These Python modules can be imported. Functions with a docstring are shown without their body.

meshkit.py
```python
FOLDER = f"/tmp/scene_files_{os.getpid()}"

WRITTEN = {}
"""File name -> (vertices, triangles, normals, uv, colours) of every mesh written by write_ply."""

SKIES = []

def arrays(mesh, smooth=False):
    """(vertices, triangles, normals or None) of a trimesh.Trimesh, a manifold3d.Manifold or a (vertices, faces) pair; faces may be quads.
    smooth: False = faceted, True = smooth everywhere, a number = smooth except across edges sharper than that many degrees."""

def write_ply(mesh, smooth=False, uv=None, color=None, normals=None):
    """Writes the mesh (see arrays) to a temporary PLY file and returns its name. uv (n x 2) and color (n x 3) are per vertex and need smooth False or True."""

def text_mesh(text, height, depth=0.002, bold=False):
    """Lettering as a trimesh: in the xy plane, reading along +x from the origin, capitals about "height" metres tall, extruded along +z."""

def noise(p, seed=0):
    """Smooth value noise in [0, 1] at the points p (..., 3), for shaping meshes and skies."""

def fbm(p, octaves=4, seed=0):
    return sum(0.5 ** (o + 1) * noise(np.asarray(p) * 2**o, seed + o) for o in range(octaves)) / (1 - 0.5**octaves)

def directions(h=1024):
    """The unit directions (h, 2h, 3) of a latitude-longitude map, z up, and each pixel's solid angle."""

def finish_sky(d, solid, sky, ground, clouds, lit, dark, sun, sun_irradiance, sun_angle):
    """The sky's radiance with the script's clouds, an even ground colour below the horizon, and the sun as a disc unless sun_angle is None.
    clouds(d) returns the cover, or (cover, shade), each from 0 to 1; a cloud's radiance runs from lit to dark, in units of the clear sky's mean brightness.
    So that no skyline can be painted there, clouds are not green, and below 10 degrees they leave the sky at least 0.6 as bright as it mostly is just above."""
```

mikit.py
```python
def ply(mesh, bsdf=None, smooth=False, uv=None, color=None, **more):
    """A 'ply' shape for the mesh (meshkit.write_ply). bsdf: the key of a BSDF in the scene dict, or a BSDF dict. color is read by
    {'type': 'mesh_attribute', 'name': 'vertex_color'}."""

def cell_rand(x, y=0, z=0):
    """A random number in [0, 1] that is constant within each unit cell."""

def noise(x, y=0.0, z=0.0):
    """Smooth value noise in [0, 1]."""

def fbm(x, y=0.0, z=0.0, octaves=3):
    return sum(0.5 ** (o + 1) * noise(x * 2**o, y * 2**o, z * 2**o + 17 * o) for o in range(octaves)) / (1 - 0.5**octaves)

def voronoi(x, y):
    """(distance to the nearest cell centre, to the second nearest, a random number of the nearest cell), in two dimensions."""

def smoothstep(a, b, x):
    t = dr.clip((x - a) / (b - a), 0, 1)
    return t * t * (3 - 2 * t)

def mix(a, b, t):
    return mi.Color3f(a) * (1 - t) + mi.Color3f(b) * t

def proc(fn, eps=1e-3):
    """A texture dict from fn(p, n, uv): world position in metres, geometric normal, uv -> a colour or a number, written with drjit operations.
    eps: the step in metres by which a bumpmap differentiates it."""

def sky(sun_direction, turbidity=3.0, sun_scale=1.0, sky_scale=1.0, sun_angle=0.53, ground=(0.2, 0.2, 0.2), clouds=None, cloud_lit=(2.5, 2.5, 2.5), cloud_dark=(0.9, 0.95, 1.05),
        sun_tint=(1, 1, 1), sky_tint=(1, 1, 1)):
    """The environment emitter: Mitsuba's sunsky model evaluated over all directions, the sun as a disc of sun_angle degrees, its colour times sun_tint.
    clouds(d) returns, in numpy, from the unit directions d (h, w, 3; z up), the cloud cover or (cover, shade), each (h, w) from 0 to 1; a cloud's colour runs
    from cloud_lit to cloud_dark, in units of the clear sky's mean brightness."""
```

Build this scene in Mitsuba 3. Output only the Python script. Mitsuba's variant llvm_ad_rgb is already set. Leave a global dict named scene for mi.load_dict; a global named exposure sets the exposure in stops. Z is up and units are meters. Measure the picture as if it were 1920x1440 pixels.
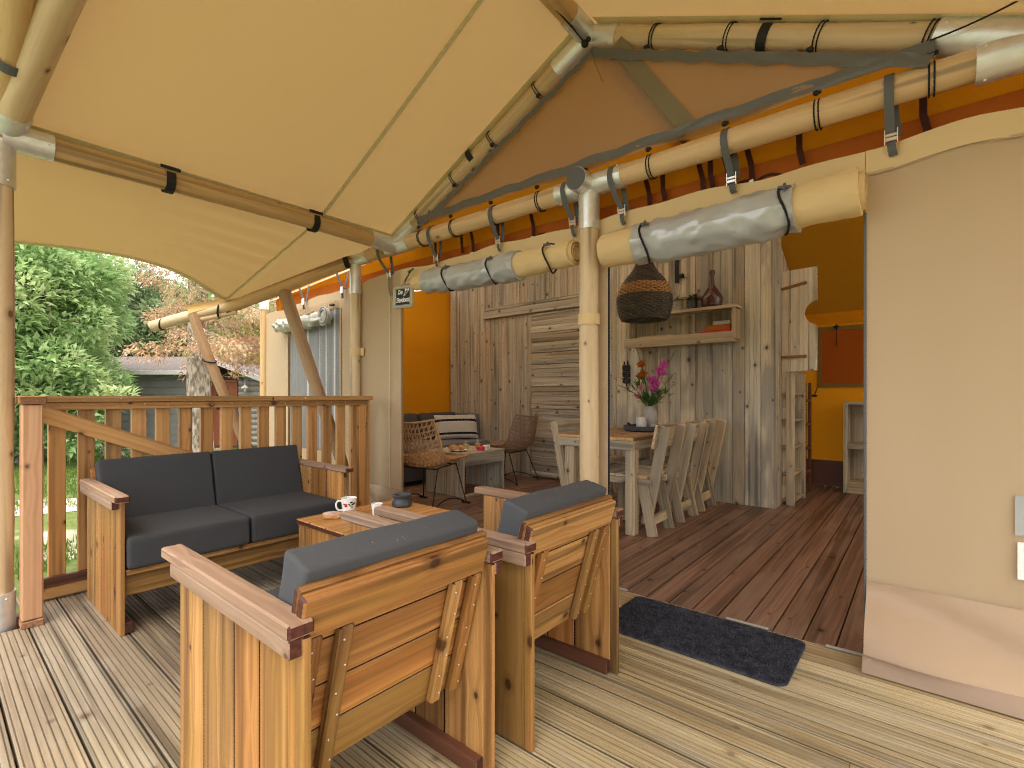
import math, random
import numpy as np, trimesh
import drjit as dr
import mitsuba as mi
import mikit, meshkit
from mikit import noise, fbm, cell_rand, smoothstep, mix, proc

T = mi.ScalarTransform4f
random.seed(7)
RG = np.random.default_rng(11)
scene, labels = {}, {}

# ------------------------------------------------------------------ camera, sky, exposure
CAM_H = 1.10
YAW = math.atan2(771, 926)
FWD = np.array([-math.sin(YAW), math.cos(YAW), 0.0])
scene['camera'] = {'type': 'perspective', 'fov': 92.07, 'fov_axis': 'x', 'near_clip': 0.05, 'far_clip': 400.0,
                   'principal_point_offset_y': -0.0153,
                   'to_world': T().look_at(origin=[0, 0, CAM_H], target=[float(FWD[0]), float(FWD[1]), CAM_H], up=[0, 0, 1])}
scene['sky'] = mikit.sky([0.32, -0.30, 1.0], turbidity=3, sun_scale=0.22, sun_angle=40, clouds=lambda d: 1.0,
                         cloud_lit=(2.5, 2.5, 2.5), cloud_dark=(1.0, 1.0, 1.02))
labels['sky'] = {'kind': 'structure'}
exposure = 3.4

# ------------------------------------------------------------------ materials
PITCH = 4.0      # uv.y carries the plank's number: uv.y = across + 4 * number + 2; uv.x is metres along the grain, + 1000 on end grain


def split(uv):
    i = dr.floor(uv.y / PITCH)
    a = uv.y - i * PITCH - 2.0
    end = uv.x > 500.0
    l = dr.select(end, uv.x - 1000.0, uv.x)
    return i, a, l, end


def wood(light, dark, knot, end, rings=34.0, vary=0.25, fine=0.25, knots=0.42, warm=0.1, blotch=None, blotch_amt=0.0, spread=0.11):
    def fn(p, n, uv):
        i, a, l, is_end = split(uv)
        r1, r2, r3 = cell_rand(i, 1), cell_rand(i, 2), cell_rand(i, 3)
        kc = dr.floor(l / knots)
        kx = (kc + 0.2 + 0.6 * cell_rand(kc, i, 5)) * knots
        ka = (cell_rand(kc, i, 6) - 0.5) * spread
        kr = 0.004 + 0.009 * cell_rand(kc, i, 7)
        dl, da = (l - kx) * 0.75, a - ka
        d = dr.sqrt(dl * dl + da * da)
        bend = 0.022 * dr.exp(-d * d / 0.0022) * dr.select(da > 0, 1.0, -1.0)
        aw = a + bend * 0.6 + 0.02 * (noise(l * 1.2, i * 3.3) - 0.5)
        ring = noise(aw * rings * 3.0 + 0.5 * noise(l * 2.0, i), l * 0.7 + 13.0 * i, 2.0)
        ring2 = noise(aw * rings * 9.0, l * 1.1 + 7.0 * i, 5.0)
        streak = fbm(l * 1.7 + 31 * i, aw * 22.0, 1.5, octaves=3)
        t = dr.clip(0.05 + 0.62 * (ring - 0.15) * (0.6 + 0.8 * fine) + 0.9 * (streak - 0.36) + fine * (ring2 - 0.5) * 0.8, 0, 1)
        c = mix(light, dark, t)
        c = c * (1.0 + vary * (r1 - 0.5) * 2.0) * mi.Color3f(1.0, 1.0 - warm * (r2 - 0.5), 1.0 - 2.0 * warm * (r2 - 0.5))
        if blotch is not None:
            b = smoothstep(0.45, 0.75, fbm(l * 2.5 + 17 * i, a * 9.0, 4.0, octaves=3))
            c = mix(c, mi.Color3f(blotch), b * blotch_amt)
        c = c * (1.0 - 0.42 * smoothstep(0.56, 0.78, fbm(l * 0.9 + 5 * i, a * 30.0, 8.0, octaves=2)))
        has = dr.select(cell_rand(kc, i, 8) > 0.35, 1.0, 0.0)
        c = mix(c, mi.Color3f(knot), has * smoothstep(kr * 1.5, kr * 0.7, d) * 0.85)
        c = c * (1.0 - 0.25 * has * smoothstep(kr * 3.2, kr * 1.2, d))
        e = mi.Color3f(end) * (0.6 + 0.8 * noise(a * 160.0, l * 160.0, i))
        return dr.select(is_end, e, c)
    return fn


def mat(key, d):
    scene[key] = d
    return key


def P(fn, rough=0.6, spec=0.4, bump=None, scale=0.001, two=True, **k):
    b = {'type': 'principled', 'base_color': proc(fn) if callable(fn) else {'type': 'rgb', 'value': list(fn)}, 'roughness': rough, 'specular': spec, **k}
    if bump is not None:
        b = {'type': 'bumpmap', 'arbitrary': proc(bump, eps=0.0012), 'scale': scale, 'b': b}
    return {'type': 'twosided', 'b': b} if two else b


def grain_bump(p, n, uv):
    i, a, l, e = split(uv)
    return noise(a * 260.0 + 3 * noise(l * 3.0, i), l * 2.5 + 11 * i) * 0.6 + 0.4 * noise(a * 70.0, l * 7.0 + 5 * i)


STAIN = mat('mat_stained_pine', P(wood((0.455, 0.225, 0.072), (0.17, 0.062, 0.016), (0.06, 0.018, 0.007), (0.07, 0.02, 0.012), vary=0.34, warm=0.26, fine=0.5, knots=0.38, blotch=(0.28, 0.16, 0.03), blotch_amt=0.45), 0.5, 0.4, grain_bump, 0.0008))
JOINT = mat('mat_dark_joint', P((0.020, 0.009, 0.005), 0.9, 0.1))
WEATH = mat('mat_weathered_pine', P(wood((0.37, 0.245, 0.17), (0.20, 0.115, 0.07), (0.14, 0.06, 0.035), (0.075, 0.02, 0.013), vary=0.12, warm=0.1, fine=0.4), 0.6, 0.35, grain_bump, 0.0012))
RAILW = mat('mat_railing_wood', P(wood((0.52, 0.28, 0.10), (0.28, 0.13, 0.042), (0.06, 0.02, 0.01), (0.16, 0.07, 0.03), vary=0.2, warm=0.15), 0.55, 0.4, grain_bump, 0.0008))
POSTW = mat('mat_railing_post_wood', P(wood((0.50, 0.29, 0.165), (0.36, 0.18, 0.085), (0.16, 0.05, 0.03), (0.26, 0.13, 0.07), vary=0.08, fine=0.5), 0.6, 0.35, grain_bump, 0.0008))
DARKW = mat('mat_dark_batten_wood', P(wood((0.16, 0.065, 0.036), (0.08, 0.028, 0.016), (0.03, 0.01, 0.008), (0.05, 0.016, 0.012), vary=0.2), 0.5, 0.4))


def deck_fn(p, n, uv):
    c = wood((0.295, 0.245, 0.18), (0.165, 0.128, 0.088), (0.16, 0.085, 0.045), (0.40, 0.31, 0.19), vary=0.12, warm=0.10, fine=0.35, knots=0.6)(p, n, uv)
    # the boards are greyer with age away from the wall and yellow-green close to it
    i, a, l, e = split(uv)
    g = fbm(p.x * 1.1, p.y * 5.0, 3.0)
    c = mix(c, c * mi.Color3f(2.0, 1.9, 1.42), smoothstep(-2.4, -0.9, p.x) * (0.55 + 0.45 * g))
    near = smoothstep(-2.6, -0.8, p.x)
    st = noise(p.x * 2.2 + 5.0 * noise(p.y * 9.0, 2.0), p.y * 150.0, i)
    c = mix(c, mi.Color3f(0.60, 0.54, 0.40), near * 0.55 * smoothstep(0.58, 0.95, st))
    c = mix(c, c * mi.Color3f(0.50, 0.42, 0.30), near * 0.4 * smoothstep(0.40, 0.08, st))
    worn = smoothstep(0.55, 0.8, fbm(p.x * 5.0, p.y * 14.0, 1.0))
    c = mix(c, mi.Color3f(0.40, 0.355, 0.29), 0.25 * worn)
    return mix(c, c * 0.5, smoothstep(-0.0004, -0.0030, p.z))       # dirt and algae stay in the grooves


DECKW = mat('mat_ribbed_deck_board', P(deck_fn, 0.65, 0.3, grain_bump, 0.0010))
FLOORW = mat('mat_dark_floor_board', P(wood((0.205, 0.118, 0.082), (0.085, 0.044, 0.032), (0.025, 0.01, 0.008), (0.06, 0.03, 0.02), vary=0.22, warm=0.12, fine=0.45, knots=0.8, blotch=(0.22, 0.15, 0.115), blotch_amt=0.45), 0.42, 0.5, grain_bump, 0.001))
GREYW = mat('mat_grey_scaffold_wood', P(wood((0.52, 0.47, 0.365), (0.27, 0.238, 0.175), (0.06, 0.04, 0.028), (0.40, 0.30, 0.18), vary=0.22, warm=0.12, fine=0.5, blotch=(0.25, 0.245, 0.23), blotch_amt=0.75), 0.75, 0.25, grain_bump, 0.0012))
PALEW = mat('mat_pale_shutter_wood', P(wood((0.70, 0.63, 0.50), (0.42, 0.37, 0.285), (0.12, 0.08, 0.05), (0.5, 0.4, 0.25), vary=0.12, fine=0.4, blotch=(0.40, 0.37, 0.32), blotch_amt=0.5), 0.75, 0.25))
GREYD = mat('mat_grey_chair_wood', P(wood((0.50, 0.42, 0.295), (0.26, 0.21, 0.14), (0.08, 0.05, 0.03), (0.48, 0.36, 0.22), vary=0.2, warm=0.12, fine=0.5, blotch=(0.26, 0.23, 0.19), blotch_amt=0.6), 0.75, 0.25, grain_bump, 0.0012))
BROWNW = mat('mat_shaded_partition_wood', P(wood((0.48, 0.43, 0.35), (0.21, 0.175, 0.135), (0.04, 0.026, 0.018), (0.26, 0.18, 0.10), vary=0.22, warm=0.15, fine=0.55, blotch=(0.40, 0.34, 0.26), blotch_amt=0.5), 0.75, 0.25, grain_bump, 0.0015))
TABLEW = mat('mat_brown_table_top', P(wood((0.30, 0.19, 0.105), (0.15, 0.09, 0.05), (0.05, 0.03, 0.02), (0.52, 0.31, 0.12), vary=0.15, fine=0.4), 0.6, 0.35))
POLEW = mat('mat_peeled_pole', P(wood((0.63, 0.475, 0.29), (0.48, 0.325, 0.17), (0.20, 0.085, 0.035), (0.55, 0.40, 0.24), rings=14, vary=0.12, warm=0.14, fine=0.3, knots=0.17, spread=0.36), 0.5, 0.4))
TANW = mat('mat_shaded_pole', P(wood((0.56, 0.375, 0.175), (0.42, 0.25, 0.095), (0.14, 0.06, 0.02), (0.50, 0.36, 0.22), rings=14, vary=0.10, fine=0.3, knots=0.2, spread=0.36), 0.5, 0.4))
OLDPOLE = mat('mat_old_strut', P(wood((0.36, 0.235, 0.13), (0.24, 0.145, 0.075), (0.09, 0.045, 0.025), (0.36, 0.25, 0.15), rings=10, vary=0.1, fine=0.2, knots=0.3), 0.6, 0.3))


def steel_fn(p, n, uv):
    return mix((0.62, 0.64, 0.65), (0.82, 0.84, 0.85), fbm(p.x * 40, p.y * 40, p.z * 40))


STEEL = mat('mat_galvanised', P(steel_fn, 0.42, 0.5, metallic=0.75))


def cloth(base, second, amt=0.35, f=900.0, low=3.0):
    def fn(p, n, uv):
        w = noise(p.x * f, p.y * f, p.z * f)
        l = fbm(p.x * low, p.y * low, p.z * low)
        return mix(base, second, dr.clip(w * amt + (l - 0.5) * 0.5 + 0.1, 0, 1))
    return fn


def thin(fn, trans, rough=0.75):
    return {'type': 'principledthin', 'base_color': proc(fn) if callable(fn) else {'type': 'rgb', 'value': list(fn)}, 'roughness': rough, 'diff_trans': trans, 'spec_trans': 0.0, 'eta': 1.3}


CANOPY = mat('mat_canopy_canvas', thin(cloth((0.63, 0.435, 0.19), (0.57, 0.385, 0.16), low=0.7), 0.23))
BEIGE = mat('mat_beige_canvas', thin(cloth((0.555, 0.43, 0.282), (0.51, 0.39, 0.252), low=1.2), 0.5))
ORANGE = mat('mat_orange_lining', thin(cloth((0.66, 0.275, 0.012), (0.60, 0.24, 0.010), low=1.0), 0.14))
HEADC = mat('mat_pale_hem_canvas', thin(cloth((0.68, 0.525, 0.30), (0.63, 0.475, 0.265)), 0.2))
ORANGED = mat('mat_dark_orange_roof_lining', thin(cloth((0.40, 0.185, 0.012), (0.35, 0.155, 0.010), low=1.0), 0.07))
BANDC = mat('mat_brown_orange_band', thin(cloth((0.44, 0.125, 0.022), (0.38, 0.10, 0.016), low=2.0), 0.5))
SEAM = mat('mat_seam_tape', thin(cloth((0.70, 0.61, 0.35), (0.63, 0.55, 0.31)), 0.2))
TRANS = mat('mat_pale_translucent_canvas', thin((0.66, 0.54, 0.38), 1.1))
SKIRT = mat('mat_pvc_skirt', P(cloth((0.41, 0.29, 0.19), (0.36, 0.25, 0.16), low=2.0), 0.5, 0.4))
HEM = mat('mat_skirt_hem', P(cloth((0.31, 0.215, 0.15), (0.27, 0.19, 0.13), low=3.0), 0.55, 0.4))
SKIRTD = mat('mat_dark_skirt', P(cloth((0.15, 0.06, 0.035), (0.12, 0.05, 0.03), low=3.0), 0.5, 0.4))
ROLLC = mat('mat_rolled_canvas', P(cloth((0.63, 0.47, 0.245), (0.55, 0.40, 0.20), low=9.0), 0.8, 0.2))
PVC = mat('mat_clear_pvc_roll', P(cloth((0.34, 0.35, 0.355), (0.27, 0.28, 0.285), 0.1, low=6.0), 0.13, 0.9, clearcoat=0.7, clearcoat_gloss=0.9))
FILM = mat('mat_crumpled_film', P(cloth((0.24, 0.225, 0.18), (0.36, 0.34, 0.28), 0.2, low=14.0), 0.12, 0.9, clearcoat=0.8, clearcoat_gloss=0.95))
CHAR = mat('mat_charcoal_fabric', P(cloth((0.036, 0.038, 0.044), (0.058, 0.061, 0.068), 0.5, 1100.0), 0.85, 0.25, sheen=0.3))


def speck(p, n, uv):
    b = cloth((0.050, 0.053, 0.060), (0.080, 0.084, 0.094), 0.5, 1100.0)(p, n, uv)
    s = smoothstep(0.90, 0.96, noise(p.x * 420, p.y * 420, p.z * 420)) * smoothstep(0.42, 0.62, fbm(p.x * 7, p.y * 7, p.z * 7)) * smoothstep(0.5, 1.0, n.z)
    return mix(b, mi.Color3f(0.55, 0.55, 0.52), 0.7 * s)


CHAR2 = mat('mat_rain_specked_fabric', P(speck, 0.8, 0.3, sheen=0.3))
SOFAG = mat('mat_grey_sofa_fabric', P(cloth((0.125, 0.122, 0.135), (0.155, 0.152, 0.165), 0.4), 0.85, 0.2, sheen=0.3))
SOFAD = mat('mat_dark_sofa_cushion', P(cloth((0.055, 0.048, 0.052), (0.075, 0.066, 0.07), 0.4), 0.7, 0.3, sheen=0.3))
BLACK = mat('mat_black_strap', P((0.013, 0.013, 0.014), 0.6, 0.3))
GSTRAP = mat('mat_grey_strap', P(cloth((0.085, 0.09, 0.095), (0.11, 0.115, 0.12)), 0.6, 0.4))
DSTRAP = mat('mat_inner_strap', P((0.05, 0.012, 0.006), 0.7, 0.2))
CHROME = mat('mat_buckle_metal', P((0.72, 0.72, 0.72), 0.22, 0.6, metallic=0.9))
MESHN = mat('mat_insect_mesh', {'type': 'mask', 'opacity': 0.68, 'b': thin(cloth((0.42, 0.30, 0.21), (0.34, 0.24, 0.165), 0.5, 500.0, low=3.0), 0.3)})
BANDG = mat('mat_mesh_reinforcement', P(cloth((0.20, 0.165, 0.105), (0.165, 0.135, 0.085), 0.4, 400.0), 0.7, 0.2))
MBORD = mat('mat_grey_mesh_border', P(cloth((0.105, 0.108, 0.105), (0.08, 0.082, 0.08), low=9.0), 0.45, 0.5))


def mat_fn(p, n, uv):
    w = noise(p.x * 330, p.y * 330, p.z * 330)
    l = fbm(p.x * 40, p.y * 40, 1.0)
    return mix((0.030, 0.031, 0.042), (0.095, 0.098, 0.122), dr.clip(w * 0.75 + (l - 0.5), 0, 1))


RUG = mat('mat_doormat_pile', P(mat_fn, 0.95, 0.1))
WHITE = mat('mat_white_ceramic', P((0.82, 0.81, 0.79), 0.18, 0.5))
CLAYG = mat('mat_grey_ceramic', P(cloth((0.36, 0.35, 0.33), (0.27, 0.26, 0.25), 0.5, 200.0, 30.0), 0.6, 0.3))
POTG = mat('mat_silver_pot', P((0.52, 0.52, 0.50), 0.35, 0.5))
POTD = mat('mat_dark_stone_pot', P(cloth((0.028, 0.034, 0.042), (0.10, 0.11, 0.125), 0.4, 160.0, 24.0), 0.4, 0.5))
REDP = mat('mat_red_print', P((0.55, 0.02, 0.05), 0.3, 0.4))
PINK = mat('mat_pink_card', P((0.72, 0.04, 0.14), 0.4, 0.4))
MAG = mat('mat_magenta_petal', thin((0.64, 0.13, 0.46), 0.5, 0.6))
LPINK = mat('mat_pale_pink_petal', thin((0.72, 0.36, 0.40), 0.5, 0.6))
RUST = mat('mat_rust_petal', thin((0.40, 0.13, 0.03), 0.4, 0.7))
GREENP = mat('mat_plant_leaf', thin((0.06, 0.125, 0.035), 0.4, 0.6))
OLIVE = mat('mat_olive_leaf', thin((0.17, 0.19, 0.055), 0.5, 0.6))
CRUST = mat('mat_pastry_crust', P(cloth((0.42, 0.19, 0.06), (0.62, 0.36, 0.15), 0.5, 120.0, 40.0), 0.6, 0.3))
SUGAR = mat('mat_sugared_pastry', P(cloth((0.30, 0.13, 0.07), (0.72, 0.58, 0.48), 0.9, 420.0, 60.0), 0.6, 0.3))
JUICE = mat('mat_juice', P((0.42, 0.36, 0.12), 0.1, 0.6))
GLASS = mat('mat_thin_glass', {'type': 'thindielectric', 'int_ior': 1.5})
CHALK = mat('mat_chalkboard', P((0.032, 0.034, 0.036), 0.8, 0.2))
CHALKW = mat('mat_chalk_white', P((0.80, 0.79, 0.77), 0.8, 0.2))
KRAFT = mat('mat_kraft_box', P((0.42, 0.30, 0.15), 0.7, 0.2))
BRASS = mat('mat_rust_hinge', P(cloth((0.22, 0.10, 0.03), (0.30, 0.15, 0.05), 0.4, 200.0), 0.5, 0.4, metallic=0.3))
JUG = mat('mat_dark_red_jug', P((0.052, 0.018, 0.016), 0.25, 0.6))
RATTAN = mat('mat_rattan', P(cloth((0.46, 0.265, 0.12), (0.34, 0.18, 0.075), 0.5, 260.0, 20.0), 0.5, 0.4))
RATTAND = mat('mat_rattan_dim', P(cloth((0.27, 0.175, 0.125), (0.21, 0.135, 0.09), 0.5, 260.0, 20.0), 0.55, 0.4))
WICKB = mat('mat_black_wicker', P(cloth((0.035, 0.032, 0.030), (0.14, 0.125, 0.11), 0.5, 90.0, 30.0), 0.4, 0.5))
WICKT = mat('mat_tan_wicker', P(cloth((0.50, 0.29, 0.11), (0.32, 0.17, 0.05), 0.5, 160.0, 40.0), 0.4, 0.5))


def pillow_fn(p, n, uv):
    s = uv.y
    st = dr.maximum(smoothstep(0.045, 0.035, dr.abs(s - 0.21)), smoothstep(0.05, 0.04, dr.abs(s - 0.72)))
    st = dr.maximum(st, smoothstep(0.03, 0.02, dr.minimum(dr.abs(s), dr.abs(1 - s))))
    b = mix((0.42, 0.40, 0.37), (0.52, 0.50, 0.46), noise(p.x * 700, p.y * 700, p.z * 700))
    return mix(b, mi.Color3f(0.012, 0.012, 0.018), st)


PILLOW = mat('mat_striped_pillow', P(pillow_fn, 0.85, 0.2))


def curtain_fn(p, n, uv):
    f = noise(p.x * 17.0, 3.0)
    return mix((0.16, 0.155, 0.15), (0.46, 0.45, 0.44), smoothstep(0.52, 0.80, f))


CURT = mat('mat_window_curtain', P(curtain_fn, 0.45, 0.5))
FRAMEC = mat('mat_window_border_canvas', thin((0.24, 0.155, 0.05), 0.3))
SHEDW = mat('mat_dark_shed_board', P(cloth((0.27, 0.27, 0.28), (0.33, 0.33, 0.34), 0.3, 40.0), 0.7, 0.3))
CABINW = mat('mat_grey_cabin_log', P(cloth((0.40, 0.38, 0.36), (0.48, 0.46, 0.44), 0.3, 40.0), 0.75, 0.2))
ROOFF = mat('mat_roof_felt', P(cloth((0.125, 0.105, 0.10), (0.165, 0.14, 0.135), 0.5, 60.0), 0.85, 0.2))
TRIMW = mat('mat_white_roof_trim', P((0.66, 0.66, 0.68), 0.6, 0.3))
DOORR = mat('mat_red_brown_door', P((0.30, 0.10, 0.055), 0.5, 0.4))
BARK = mat('mat_tree_bark', P(lambda p, n, uv: mix((0.13, 0.105, 0.08), (0.42, 0.37, 0.30), smoothstep(0.25, 0.75, fbm(p.x * 34, p.y * 34, p.z * 9))), 0.9, 0.1))


def leafm(trans=0.7, rough=0.5):
    return {'type': 'principledthin', 'base_color': {'type': 'mesh_attribute', 'name': 'vertex_color'}, 'roughness': rough, 'diff_trans': trans, 'spec_trans': 0.0, 'eta': 1.4}


LEAF = mat('mat_leaf', leafm(0.8, 0.35))
LEAFD = mat('mat_dry_leaf', leafm(0.7, 0.8))


def ground_fn(p, n, uv):
    g = fbm(p.x * 1.3, p.y * 1.3, 2.0)
    f = noise(p.x * 40, p.y * 40, 1.0)
    c = mix((0.075, 0.115, 0.03), (0.15, 0.17, 0.06), f)
    bare = smoothstep(0.54, 0.68, g)
    return mix(c, mix((0.40, 0.36, 0.30), (0.55, 0.50, 0.44), f), bare * 0.85)


GROUND = mat('mat_lawn', P(ground_fn, 0.95, 0.1))
SANDP = mat('mat_sandy_path', P(lambda p, n, uv: mix((0.48, 0.43, 0.37), (0.62, 0.57, 0.50), fbm(p.x * 9, p.y * 9, 1.0)), 0.9, 0.1))

# ------------------------------------------------------------------ helpers: keys, shapes
V3 = lambda *a: np.array(a, float)


def unit(v):
    v = np.asarray(v, float)
    return v / max(np.linalg.norm(v), 1e-12)


def free(key, used):
    if key not in used:
        return key
    k = 1
    while f'{key}_{k:03d}' in used:
        k += 1
    return f'{key}_{k:03d}'


used = set()


def thing(name, label=None, cat=None, group=None, kind=None):
    key = free(name, used)
    used.add(key)
    d = {}
    if label:
        d['label'] = label
    if cat:
        d['category'] = cat
    if group:
        d['group'] = group
    if kind:
        d['kind'] = kind
    labels[key] = d
    return key


def put(parent, name, mesh, m, smooth=None, label=None, kind=None):
    """One entry of the scene: a part of parent (or parent itself when name is None)."""
    key = parent if name is None else free(f'{parent}__{name}', used)
    used.add(key)
    if isinstance(mesh, (list, tuple)) and len(mesh) and isinstance(mesh[0], dict):
        mesh = join(mesh)
    v, f, uv, col, sm = mesh['v'], mesh['f'], mesh.get('uv'), mesh.get('c'), mesh.get('s', False)
    sm = sm if smooth is None else smooth
    scene[key] = mikit.ply((v, f), m, smooth=sm, uv=uv if (sm is False or sm is True) else None, color=col)
    if label or kind:
        labels[key] = {k: x for k, x in (('label', label), ('kind', kind)) if x}
    return key


def join(ms):
    v, f, uv, c, o = [], [], [], [], 0
    allu = all(m.get('uv') is not None for m in ms)
    allc = all(m.get('c') is not None for m in ms)
    for m in ms:
        v.append(m['v']); f.append(np.asarray(m['f']) + o); o += len(m['v'])
        if allu: uv.append(m['uv'])
        if allc: c.append(m['c'])
    return {'v': np.vstack(v), 'f': np.vstack(f), 'uv': np.vstack(uv) if allu else None, 'c': np.vstack(c) if allc else None, 's': ms[0].get('s', False)}


def xf(m, M):
    r = dict(m)
    r['v'] = m['v'] @ np.asarray(M)[:3, :3].T + np.asarray(M)[:3, 3]
    return r


def rotz(deg, t=(0, 0, 0)):
    a = math.radians(deg)
    M = np.eye(4); M[:2, :2] = [[math.cos(a), -math.sin(a)], [math.sin(a), math.cos(a)]]; M[:3, 3] = t
    return M


PID = [0]


def pid():
    PID[0] += 1
    return PID[0]


def _boxfaces(h, c):
    h = np.asarray(h, float)
    c = min(c, h.min() * 0.8)
    q = []
    for ax in range(3):                       # the six faces
        b, d = (ax + 1) % 3, (ax + 2) % 3
        for s in (-1, 1):
            pts = []
            for (u, w) in ((-1, -1), (1, -1), (1, 1), (-1, 1)):
                p = np.zeros(3); p[ax] = s * h[ax]; p[b] = u * (h[b] - c); p[d] = w * (h[d] - c)
                pts.append(p)
            q.append((pts if s > 0 else pts[::-1], ax))
    for ax in range(3):                       # the twelve chamfers, along ax
        b, d = (ax + 1) % 3, (ax + 2) % 3
        for sb in (-1, 1):
            for sd in (-1, 1):
                def pt(sa, onb):
                    p = np.zeros(3); p[ax] = sa * (h[ax] - c)
                    p[b] = sb * (h[b] if onb else h[b] - c); p[d] = sd * (h[d] - c if onb else h[d])
                    return p
                pts = [pt(-1, True), pt(1, True), pt(1, False), pt(-1, False)]
                if np.dot(np.cross(pts[1] - pts[0], pts[3] - pts[0]), pts[0]) < 0:
                    pts = pts[::-1]
                q.append((pts, b if ax != 0 else (b if h[b] < h[d] else d)))
    for sx in (-1, 1):
        for sy in (-1, 1):
            for sz in (-1, 1):
                s = V3(sx, sy, sz)
                pts = []
                for a in range(3):
                    p = s * (h - c); p[a] = s[a] * h[a]; pts.append(p)
                if np.dot(np.cross(pts[1] - pts[0], pts[2] - pts[0]), s) < 0:
                    pts = pts[::-1]
                q.append((pts, 0))
    return q


def obox(center, half, axes=np.eye(3), c=0.003, i=None, endflag=True):
    """A box with chamfered edges; axes[0] is the direction of the grain. uv as the wood materials read it."""
    i = pid() if i is None else i
    axes = np.asarray(axes, float)
    v, f, uv = [], [], []
    off = random.random() * 5
    for pts, ax in _boxfaces(half, c):
        o = len(v)
        for p in pts:
            v.append(np.asarray(center) + p @ axes)
            if ax == 0 and endflag:
                uv.append((1000.0 + p[1] + 0.5, i * PITCH + 2.0 + p[2]))
            else:
                acr = p[1] if ax == 2 else (p[2] + half[1] if ax == 1 else p[1])
                uv.append((p[0] + half[0] + off, i * PITCH + 2.0 + acr))
        f.append((o, o + 1, o + 2))
        if len(pts) == 4:
            f.append((o, o + 2, o + 3))
    return {'v': np.array(v), 'f': np.array(f), 'uv': np.array(uv), 's': False}


def box(x0, x1, y0, y1, z0, z1, grain='x', c=0.003, **k):
    ctr = V3((x0 + x1) / 2, (y0 + y1) / 2, (z0 + z1) / 2)
    h = V3(abs(x1 - x0) / 2, abs(y1 - y0) / 2, abs(z1 - z0) / 2)
    o = {'x': [0, 1, 2], 'y': [1, 0, 2], 'z': [2, 0, 1]}[grain]
    if h[o[1]] < h[o[2]]:
        o = [o[0], o[2], o[1]]
    return obox(ctr, h[o], np.eye(3)[o] * (1 if np.linalg.det(np.eye(3)[o]) > 0 else V3(1, 1, -1)[:, None]), c, **k)


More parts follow.
